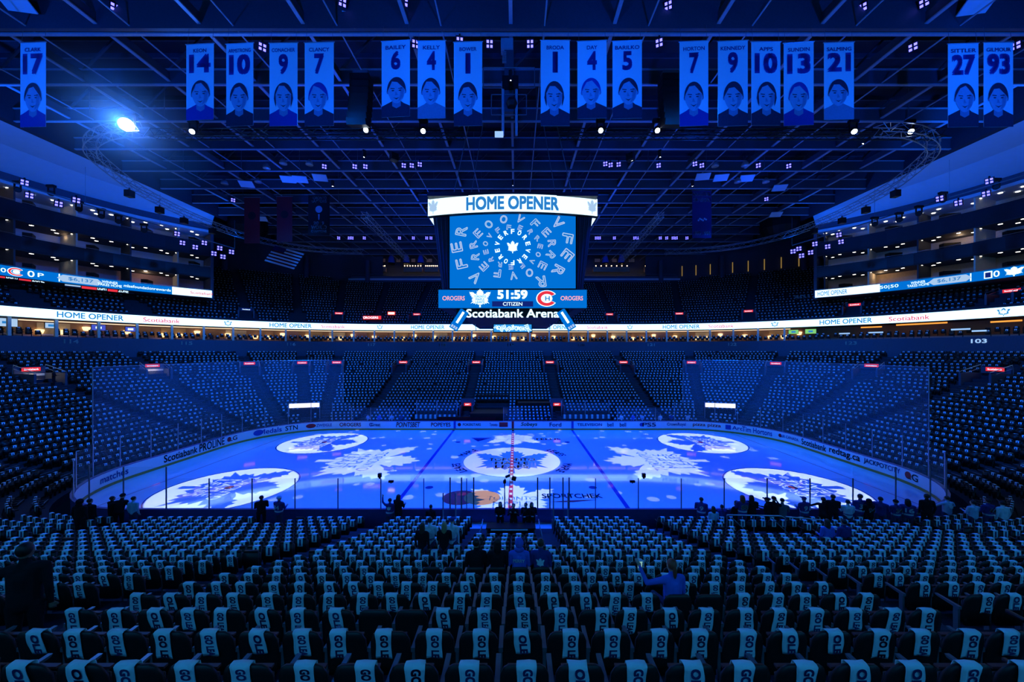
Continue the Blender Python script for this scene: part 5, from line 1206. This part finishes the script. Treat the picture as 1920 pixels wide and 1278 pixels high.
for i,(px,py,mt,wd) in enumerate(((1634,613,'strip_orange',2.4),(1727,607,'strip_orange',5.2),(1887,602,'strip_orange',2.6),(1584,625,'cool_glow',1.3),(1642,623,'cool_glow',1.6),(1800,617,'cool_glow',1.7),(1835,620,'cool_glow',1.2))):
    Rq = Ring(27.5 if mt=='strip_orange' else 25.3); tt = Rq.at_px(px); x,y = Rq.pt(tt); tx,ty = Rq.tan(tt); D = y-CY; zc = CZ-(py-VY)*D/F
    o = tag(empty('bar_strip',(x,y,zc),math.atan2(ty,tx)), f'{"glowing orange" if mt=="strip_orange" else "pale blue"} strip light of the open bar at the right, {ordw(1+ (i if i<3 else i-3))} in line', 'strip light', 'open bar strips' ); MB().box(-wd/2,wd/2,-.06,.06,-.10,.10).build('tube',mt,o); MB().box(-wd/2,wd/2,-.02,.1,.10,.18).build('case','black',o)
for px,py in ((1893,595),):
    pass
for px,py,wd,lab in ((20,519,3.2,'left edge'),(190,541,3.4,'end of the left boxes')):
    Rq = Ring(26.6); tt = Rq.at_px(px); x,y = Rq.pt(tt); tx,ty = Rq.tan(tt); D = y-CY
    o = tag(empty('zone_sign',(x,y,CZ-(py-VY)*D/F),math.atan2(ty,tx)), f'red and white LIGHT ZONE sign under the ribbon by the {lab}', 'sign', 'zone signs'); MB().box(-wd,wd,-.04,.06,-.28,.28).build('sign_case','black',o)
    for a,b_ in ((-1.9,-.5),(.6,1.6)): MB().box(a,b_,-.08,-.04,-.26,.26).build('red_field','led_red',o)
    letter('sign_lettering','LIGHT','led_white',lambda u,v:(.05+u,-.10,v),.95,.42,o,.02); letter('sign_lettering','ZONE','led_white',lambda u,v:(2.2+u,-.10,v),1.05,.42,o,.02); MB().box(-wd,-2.0,-.07,-.04,-.1,.1).build('white_field','led_pale',o)
for px,py,t_ in ((1735,530,'302'),(1503,557,'301')):
    Rq = Ring(31.7); tt = Rq.at_px(px); D = Rq.pt(tt)[1]-CY; letter('section_number',t_,'cream',Rq.wrap(tt,CZ-(py-VY)*D/F,.06),2.2,.75,bpy.data.objects['wall_gallery_right'],.03)
# ================================================================ PEOPLE
def capsule(b, A, B, ra, rb, n=10):
    A = Vector(A); B = Vector(B); d = B-A; L = d.length; q = d.to_track_quat('Z','Y') if L > 1e-6 else Matrix.Identity(3).to_quaternion(); pts = []
    prof = [(ra*math.sin(t), -ra*math.cos(t)) for t in (.15,.6,1.1,math.pi/2)] + [(rb*math.cos(t), L+rb*math.sin(t)) for t in (0,.5,1.0,1.42)]
    T = Matrix.Translation(A) @ q.to_matrix().to_4x4(); b.lathe(prof, n, T)
def ellip(b, c, r, n=14):
    prof = [(math.sin(t), -math.cos(t)) for t in np.linspace(.12,math.pi-.12,9)]
    b.lathe(prof, n, Matrix.Translation(c) @ Matrix.Diagonal((r[0],r[1],r[2],1)))
SHAPES = {}
def figure(pose, arms):
    """one body surface, facing +y; returns mesh with slots skin, shirt, trousers, shoes, dark"""
    key = (pose,arms)
    if key in SHAPES: return SHAPES[key]
    b = MB(); bones = []                                    # (A,B,slot)
    def limb(A,B,ra,rb,slot): capsule(b,A,B,ra,rb); bones.append((Vector(A),Vector(B),slot,max(ra,rb)))
    if pose == 'sit': hz, lean = .54, .02
    else: hz, lean = .93, .0
    lean2 = {'lean':.20,'sit':.03}.get(pose,0)
    ch = Vector((0,lean2*.7,hz+.36)); nk = Vector((0,lean2,hz+.57)); hd = nk + Vector((0,.02+lean2*.15,.135))
    limb((0,0,hz),(0,lean2*.4,hz+.18),.135,.125,1); limb((0,lean2*.4,hz+.18),tuple(ch),.125,.14,1)
    for sx in (-1,1): limb((sx*.05,0,hz+.02),tuple(ch+Vector((sx*.07,0,.08))),.115,.105,1)
    limb(tuple(ch+Vector((-.15,0,.11))),tuple(ch+Vector((.15,0,.11))),.075,.075,1); limb(tuple(ch+Vector((0,0,.12))),tuple(nk),.085,.058,1); limb(tuple(nk),tuple(nk+Vector((0,.012,.07))),.056,.054,0)
    ellip(b,hd,(.076,.094,.108)); ellip(b,hd+Vector((0,.025,-.055)),(.058,.07,.065)); bones.append((hd-Vector((0,0,.03)),hd+Vector((0,0,.05)),0,.1))
    ellip(b,hd+Vector((0,.100,-.018)),(.015,.022,.026)); ellip(b,hd+Vector((0,.088,-.062)),(.030,.012,.011))
    for sx in (-1,1): ellip(b,hd+Vector((sx*.078,-.005,-.01)),(.012,.022,.032))
    for sx in (-1,1):
        h = (sx*.095,0,hz-.02)
        if pose == 'sit': kn = (sx*.13,.43,hz-.05); an = (sx*.13,.47,.09)
        elif pose == 'stride': kn = (sx*.10,.10*sx,.50); an = (sx*.10,.17*sx-.03,.09)
        else: kn = (sx*.105,.015,.50); an = (sx*.11,-.01,.09)
        limb(h,kn,.092,.060,2); limb(kn,an,.060,.042,2); limb((an[0],an[1]-.03,.05),(an[0]+sx*.01,an[1]+.15,.035),.045,.034,3)
        sh = ch+Vector((sx*.195,0,.11)); mode = arms if isinstance(arms,str) else arms[0 if sx < 0 else 1]
        if mode == 'down': el = sh+Vector((sx*.05,-.03,-.28)); wr = el+Vector((-sx*.01,.06,-.25))
        elif mode == 'front': el = sh+Vector((sx*.03,.06,-.27)); wr = el+Vector((-sx*.10,.22,.02))
        elif mode == 'up': el = sh+Vector((sx*.14,.06,.12)); wr = el+Vector((sx*.02,.05,.25))
        elif mode == 'reach': el = sh+Vector((sx*.26,.08,-.07)); wr = el+Vector((sx*.05,.16,.20))
        elif mode == 'phone': el = sh+Vector((sx*.05,.18,-.18)); wr = el+Vector((-sx*.10,.14,.18))
        elif mode == 'lap': el = sh+Vector((sx*.04,.02,-.27)); wr = el+Vector((-sx*.08,.22,-.03))
        elif mode == 'out': el = sh+Vector((sx*.20,.10,-.18)); wr = el+Vector((sx*.16,.16,.02))
        limb(tuple(sh),tuple(el),.060,.045,1); limb(tuple(el),tuple(wr),.045,.031,1)
        dr = (wr-el).normalized(); sd = dr.cross(Vector((0,1,0)) if abs(dr.y) < .9 else Vector((0,0,1))).normalized(); up = sd.cross(dr)
        palm = wr+dr*.055; limb(tuple(wr),tuple(wr+dr*.085),.026,.033,0)
        for q,(o_,ln) in enumerate(((-.030,.062),(-.010,.074),(.010,.070),(.030,.055))):
            base = wr+dr*.085+sd*o_; mid = base+dr*ln*.55+up*.006; tip = mid+dr*ln*.38+up*.024
            limb(tuple(base),tuple(mid),.0105,.0095,0); limb(tuple(mid),tuple(tip),.0095,.008,0)
        th0 = wr+dr*.03+sd*(.030*sx); th1 = th0+dr*.035+sd*(.028*sx)+up*.012; th2 = th1+dr*.035+up*.014; limb(tuple(th0),tuple(th1),.013,.011,0); limb(tuple(th1),tuple(th2),.011,.009,0)
        if sx < 0: hand_l = palm
        else: hand_r = palm
    me = b.mesh('body_raw','skin_a'); o = bpy.data.objects.new('body_raw',me); TMP.collection.objects.link(o)
    md = o.modifiers.new('r','REMESH'); md.mode = 'VOXEL'; md.voxel_size = .0125; md.use_smooth_shade = True
    sm = o.modifiers.new('s','SMOOTH'); sm.factor = .5; sm.iterations = 3
    TMP.view_layers[0].update(); dg = TMP.view_layers[0].depsgraph; out = bpy.data.meshes.new_from_object(o.evaluated_get(dg)); bpy.data.objects.remove(o); out.name = 'body'
    n = len(out.polygons); c = np.empty(n*3,np.float32); out.polygons.foreach_get('center',c); c = c.reshape(-1,3); best = np.full(n,1e9); slot = np.zeros(n,np.int32)
    for A,B_,s_,rad in bones:
        a = np.array(A); d = np.array(B_)-a; L2 = max(1e-9,d@d); t_ = np.clip(((c-a)@d)/L2,0,1); dist = np.linalg.norm(c-(a+t_[:,None]*d),axis=1)-rad*.8; m_ = dist < best; best[m_] = dist[m_]; slot[m_] = s_
    for sx in (-1,1):
        e = np.array(hd)+np.array((sx*.032,.088,.012)); slot[np.linalg.norm((c-e)/np.array((1.5,1.5,.8)),axis=1) < .014] = 4
    e = np.array(hd)+np.array((0,.098,-.062)); slot[(np.abs(c[:,0]-e[0]) < .022)&(np.abs(c[:,2]-e[2]) < .004)&(c[:,1] > e[1]-.03)] = 4
    out.materials.clear()
    for q in ('skin_a','wear_black','wear_denim','shoe','hair_black'): out.materials.append(MATS[q])
    out.polygons.foreach_set('material_index',slot); out.polygons.foreach_set('use_smooth',[True]*n)
    SHAPES[key] = (out, hd, hand_l, hand_r, ch); return SHAPES[key]
def hair_mesh(kind):
    nm = 'hair_'+kind
    if nm in bpy.data.meshes: return bpy.data.meshes[nm]
    b = MB()
    if kind == 'short': ellip(b,(0,-.022,.026),(.083,.094,.098))
    elif kind == 'long': ellip(b,(0,-.022,.026),(.088,.098,.102)); ellip(b,(0,-.075,-.10),(.092,.045,.20)); ellip(b,(.065,-.03,-.08),(.03,.05,.14)); ellip(b,(-.065,-.03,-.08),(.03,.05,.14))
    elif kind == 'tail': ellip(b,(0,-.022,.026),(.084,.095,.10)); ellip(b,(0,-.115,-.06),(.035,.035,.13)); ellip(b,(0,-.11,.03),(.03,.03,.03))
    elif kind == 'cap': ellip(b,(0,-.012,.040),(.088,.102,.085)); b.prism([(-.075,.06),(.075,.06),(.06,.17),(0,.19),(-.06,.17)],lambda x,y:(x,y,.028),lambda x,y:(x,y,.042))
    elif kind == 'hood': ellip(b,(0,-.030,.015),(.104,.110,.125)); ellip(b,(0,-.06,-.12),(.12,.07,.07))
    elif kind == 'beanie': ellip(b,(0,-.012,.045),(.088,.102,.095)); b.lathe([(.088,-.018),(.096,-.01),(.096,.03),(.088,.038)],16,Matrix.Translation((0,-.012,.03)) @ Matrix.Diagonal((1,1.12,1,1)))
    me = b.mesh(nm,'hair_black'); me.polygons.foreach_set('use_smooth',[True]*len(me.polygons)); return me
def person(x,y,z,rz,pose,arms,label,shirt='wear_black',legs='wear_denim',skin='skin_a',hair=('short','hair_black'),scale=1.0,num=None,badge=None,word=None,group=None,bulk=1.0):
    me,hd,hl,hr,ch = figure(pose,arms); o = put('person',me,None,(x,y,z),rz); o.scale = (scale*bulk,scale*(1+(bulk-1)*.5),scale)
    for i,m in enumerate((skin,shirt,legs,'shoe','hair_black')): o.material_slots[i].link = 'OBJECT'; o.material_slots[i].material = MATS[m]
    tag(o,label,'person',group)
    if hair:
        h = put('hair' if hair[0] in('short','long','tail') else hair[0] if hair[0] != 'cap' else 'baseball_cap', hair_mesh(hair[0]), o, tuple(hd)); h.material_slots[0].link = 'OBJECT'; h.material_slots[0].material = MATS[hair[1]]
    bk = ch.y-.158
    if num: letter('jersey_number',num,'cloth_white',lambda u,v:(u,bk,ch.z-.05+v),.13*len(num),.20,o,.03)
    if word: letter('jersey_lettering',word,'cloth_white',lambda u,v:(u,bk,ch.z+.02+v),.27,.07,o,.03)
    if badge: flat('jersey_badge',[(a*.10,c_*.11) for a,c_ in LEAF],'cloth_white',lambda a,c_:(a,bk,ch.z-.02+c_),o,LEAF_F)
    if shirt in ('wear_white','wear_blue','wear_navy') and (num or badge):
        for dz in (-.26,-.30): MB().lathe([(.150,0),(.153,.022)],18,Matrix.Translation((0,0,ch.z+dz)) @ Matrix.Diagonal((1.12,.95,1,1))).build('jersey_stripe','cloth_white' if shirt!='wear_white' else 'wear_navy',o)
    return o,hl,hr
def X(px,D): return CX+(px-VX)*D/F
def nearfloor(D): return floor_at(20.7-D)
# usher in the stairs
o,hl,hr = person(-6.72,CY+5.2,rowz(16)+.0,R(25),'stand',('out','down'),'usher dressed in black standing in the stairs at the lower left','wear_black','wear_black','skin_b',('short','hair_black'),1.04)
pp = tag(empty('paper_slip',tuple(o.matrix_basis @ (hl+Vector((0,.05,.06))))), 'small white paper held by the usher in black', 'paper'); MB().box(-.05,.05,-.004,.004,-.07,.07).build('sheet','cloth_white',pp)
# four friends seated in the middle of the near stand
for q,sh,hr_,lab,kw in ((10,'wear_black',('short','hair_black'),'seated man in a dark shirt, leftmost of the four friends',{}),(11,'wear_black',('long','hair_black'),'seated person with long dark hair in the middle of the four friends',{}),(12,'wear_blue',('hood','wear_blue'),'seated fan in a bright blue hooded jersey with a name across the back',{'word':'PERRY'}),(13,'wear_navy',('short','hair_brown'),'seated fan in a navy jacket with a white leaf on the back',{'badge':1})):
    person(-5.95+.532*q,-(12.95+rowd(12))+.18,rowz(12),R((q-11.5)*-5),'sit','lap',lab,sh,'wear_denim','skin_a',hr_,1.04,**kw)
o,hl,hr = person(-5.95+.532*17,-(12.95+rowd(15))+.18,rowz(15),R(10),'sit',('reach','lap'),'seated fan in a blue hoodie lifting one arm with a pale green cup','wear_blue','wear_denim','skin_a',('tail','hair_red'),.96)
cup = tag(empty('drink_cup',tuple(o.matrix_basis @ (hl+Vector((.05,.04,-.03))))), 'pale green drink cup in the lifted hand of the seated fan', 'cup'); MB().lathe([(.034,-.07),(.046,.06),(.048,.065),(.040,.065),(.030,-.05)],16).build('cup_body','phone',cup); MB().lathe([(.050,.065),(.050,.072),(.02,.078)],16).build('lid','cloth_white',cup)  # cup body glows by itself, brightness put into its material
# small group standing further down
for px,k,pose,arms,sh,hr_,lab,kw,sc in ((803,8,'stand','front','wear_white',('short','hair_black'),'fan in a white jersey standing in the left of the near stand',{'num':'16'},.98),(845,8,'stride',('out','down'),'wear_white',('cap','wear_navy'),'fan in a white jersey with blue shoulders turning to the aisle',{'num':'8'},.98),(830,9,'stand','front','wear_black',('long','hair_blonde'),'blonde woman in black standing before the white jerseys',{},.93),(788,9,'stand','down','wear_black',('long','hair_brown'),'brown-haired woman in black standing beside the blonde woman',{},.92)):
    D = 20.7-rowd(k); person(X(px,D),CY+D+.25,rowz(k),R(random.uniform(-15,15)),pose,arms,lab,sh,'wear_denim','skin_a',hr_,sc,**kw)
# timekeepers in their box
for px,D,arms,hr_,lab,rz in ((938,19.2,'front',('long','hair_black'),'timekeeper in black with long hair, left of the pole camera',170),(963,19.0,'phone',('short','hair_black'),'timekeeper in black looking at a small light, middle of the desk',175),(986,19.1,'front',('short','hair_black'),'timekeeper in black leaning to a colleague at the desk',150),(997,19.15,'front',('long','hair_brown'),'timekeeper in black with brown hair, rightmost at the desk',200)):
    person(X(px,D),CY+D,.42,R(rz),'stand',arms,lab,'wear_black','wear_black','skin_a',hr_,.99,bulk=1.12)
# fans along the near glass: px, depth, pose, arms, shirt, hair, label, extras, turn
FANS = [(490,19.7,'stand','front','wear_black',('short','hair_black'),'man in a long black coat standing at the near glass left of the circle',{},-30),
 (523,19.8,'stand','front','wear_navy',('beanie','wear_pale'),'fan in a navy jersey and pale hat beside the man in the black coat',{'num':'34'},10),
 (731,19.8,'stand',('up','down'),'wear_navy',('short','hair_black'),'fan in a leaf jersey waving one arm at the near glass',{'badge':1},0),
 (747,19.75,'stand','front','wear_black',('long','hair_black'),'long-haired fan in black beside the waving fan',{},20),
 (210,19.6,'stand','front','wear_black',('short','hair_black'),'broad man in black at the left end of the near glass',{},15),
 (222,19.5,'lean','front','wear_black',('beanie','wear_black'),'man in black and dark hat leaning beside the broad man',{},-15),
 (250,19.7,'stand','down','wear_pale',('short','hair_black'),'man in a pale shirt at the left end of the near glass',{},5),
 (168,18.6,'stand','down','wear_black',('short','hair_black'),'dim standing figure in black outside the left rink corner',{},0),
 (1315,19.8,'stand','front','wear_navy',('short','hair_black'),'fan in a striped navy jersey alone at the near glass right of the box',{'num':'9'},25),
 (1392,19.3,'stand','front','wear_navy',('long','hair_red'),'red-haired fan in a navy jersey numbered eighty-eight',{'num':'88'},0),
 (1381,19.5,'stand','front','wear_black',('long','hair_black'),'dark-haired fan leaning in beside the number eighty-eight jersey',{},-20),
 (1409,19.4,'stand','front','wear_black',('long','hair_black'),'long-haired fan in black right of the eighty-eight jersey',{},15),
 (1439,19.8,'stand','front','wear_black',('cap','wear_black'),'man in black and cap, first of three talking at the rail',{},-40),
 (1451,19.75,'stand','phone','wear_black',('cap','wear_black'),'man in black raising a drink, second of three talking at the rail',{},30),
 (1467,19.6,'lean','front','wear_grey',('short','hair_black'),'man in grey leaning, third of three talking at the rail',{},35),
 (1508,19.8,'stand','front','wear_navy',('cap','wear_navy'),'fan in cap and navy jersey numbered ninety-one at the near glass',{'num':'91'},-5),
 (1545,19.6,'lean',('out','front'),'wear_black',('short','hair_black'),'man in black bending towards the glass right of the ninety-one jersey',{},35),
 (1562,19.4,'stand','front','wear_black',('short','hair_black'),'man in black standing behind the bending man',{},20),
 (1590,19.6,'stand','front','wear_white',('short','hair_black'),'fan in a white jersey numbered twenty-one at the right of the glass',{'num':'21'},15),
 (1613,19.8,'stand','front','wear_navy',('short','hair_black'),'tall fan in a navy jersey numbered thirty behind the white jersey',{'num':'30'},5),
 (1629,19.6,'stand','front','wear_black',('hood','wear_black'),'hooded fan in black between the thirty and thirty-four jerseys',{'num':'94'},0),
 (1651,19.7,'stand','front','wear_navy',('short','hair_black'),'fan in plain navy looking sideways near the right corner glass',{},50),
 (1680,19.6,'stand','front','wear_navy',('beanie','wear_black'),'broad fan in a navy jersey numbered thirty-four by the right corner',{'num':'34'},0),
 (1702,19.5,'stand','front','wear_navy',('long','hair_black'),'long-haired fan in a navy jersey beside the thirty-four jersey',{'num':'16'},25),
 (1738,19.3,'stand','down','wear_black',('short','hair_black'),'tall dark figure at the right rink corner',{},10),
 (1776,19.8,'stand','out','wear_pale',('short','hair_brown'),'fan in a pale blue jacket with arms spread in the right corner seats',{'badge':1},0),
 (1825,18.6,'stand','front','wear_pale',('short','hair_black'),'fan in a pale shirt standing in the seats right of the rink corner',{},0),
 (1853,18.6,'stand','front','wear_navy',('short','hair_black'),'fan in navy standing at the far right corner seats',{'num':'44'},0),
 (1880,18.4,'stand','down','wear_white',('short','hair_black'),'fan in white standing in the corner seats close to the right edge',{},0),
 (150,17.2,'stand','down','wear_black',('hood','wear_black'),'hooded dark figure standing in the seats outside the left rink corner',{},0)]
for i,(px,D,pose,arms,sh,hr_,lab,kw,tn) in enumerate(FANS):
    if 1370 < px < 1760: D -= .35
    d_ = 20.7-D; person(X(px,D),CY+D,floor_at(max(.7,d_)) if d_ > .9 else .30,R(-tn),pose,arms,lab,sh,'wear_denim' if sh!='wear_black' else 'wear_black','skin_a' if i%4 else 'skin_b',hr_,(1.06,1.10,1.03,1.08)[i%4]+(.08 if px in(1613,1738) else 0),group='fans along the near glass',bulk=1.2,**kw)
for px,k,sh,hr_,lab in ((806,0,'wear_black',('short','hair_black'),'seated fan in black in the front row left of the box'),(1342,1,'wear_pale',('long','hair_brown'),'seated fan in a pale coat in the front row right of the box'),(1358,0,'wear_navy',('short','hair_black'),'seated fan in navy beside the fan in the pale coat'),(1560,6,'wear_blue',('long','hair_brown'),'seated fan in blue in the middle right of the near stand'),(1592,6,'wear_navy',('short','hair_black'),'seated fan in navy beside the fan in blue in the middle right')):
    D = 20.7-rowd(k); person(X(px,D),CY+D+.18,rowz(k)+(.05 if k else .0),0,'sit','lap',lab,sh,'wear_denim','skin_a',hr_,1.05)
# staff and players' helpers behind the far boards
for i,(px,py,sh) in enumerate(((690,0,'wear_pale'),(711,0,'wear_blue'),(735,0,'wear_pale'),(752,0,'wear_navy'),(1165,0,'wear_white'),(1187,0,'wear_blue'),(1204,0,'wear_pale'),(1238,0,'wear_white'),(1258,0,'wear_navy'),(1290,0,'wear_white'),(950,0,'wear_black'),(1028,0,'wear_black'))):
    D = 47.6; person(X(px,D),CY+D,.22,R(180+((i*37)%40-20)),'stand',('front','down') if i%2 else 'front',f'small staff figure in {sh[5:]} behind the far boards, ' + (ordw(i+1)+' from the left' if i<10 else 'by the camera pit' if i==10 else 'by the middle block'),sh,'wear_black','skin_a',('cap' if i%3==0 else 'short','hair_black'),.98,group='staff behind the far boards')
# two people in the left doorways
for px,py,D,lab in ((100,712,39,'person in black in the doorway under the red sign by the left edge'),(318,698,50,'person in black in the doorway behind the left net')):
    c = at(px,py,D); R_ = math.hypot; k_ = 18
    # stand them on the row floor below the doorway
    best = min(range(200), key=lambda q: abs(VX+F*(P(st(key_px(rowd(17.5),px)),rowd(17.5))[0]-CX)/1-0) if False else q)
    x,y = P(st(key_px(rowd(18),px)),rowd(18)); person(x,y,rowz(18),R(-60),'stand','front',lab,'wear_black','wear_black','skin_b',('short','hair_black'),1.0)
print('objects', len(bpy.data.objects))
bpy.data.scenes.remove(TMP)
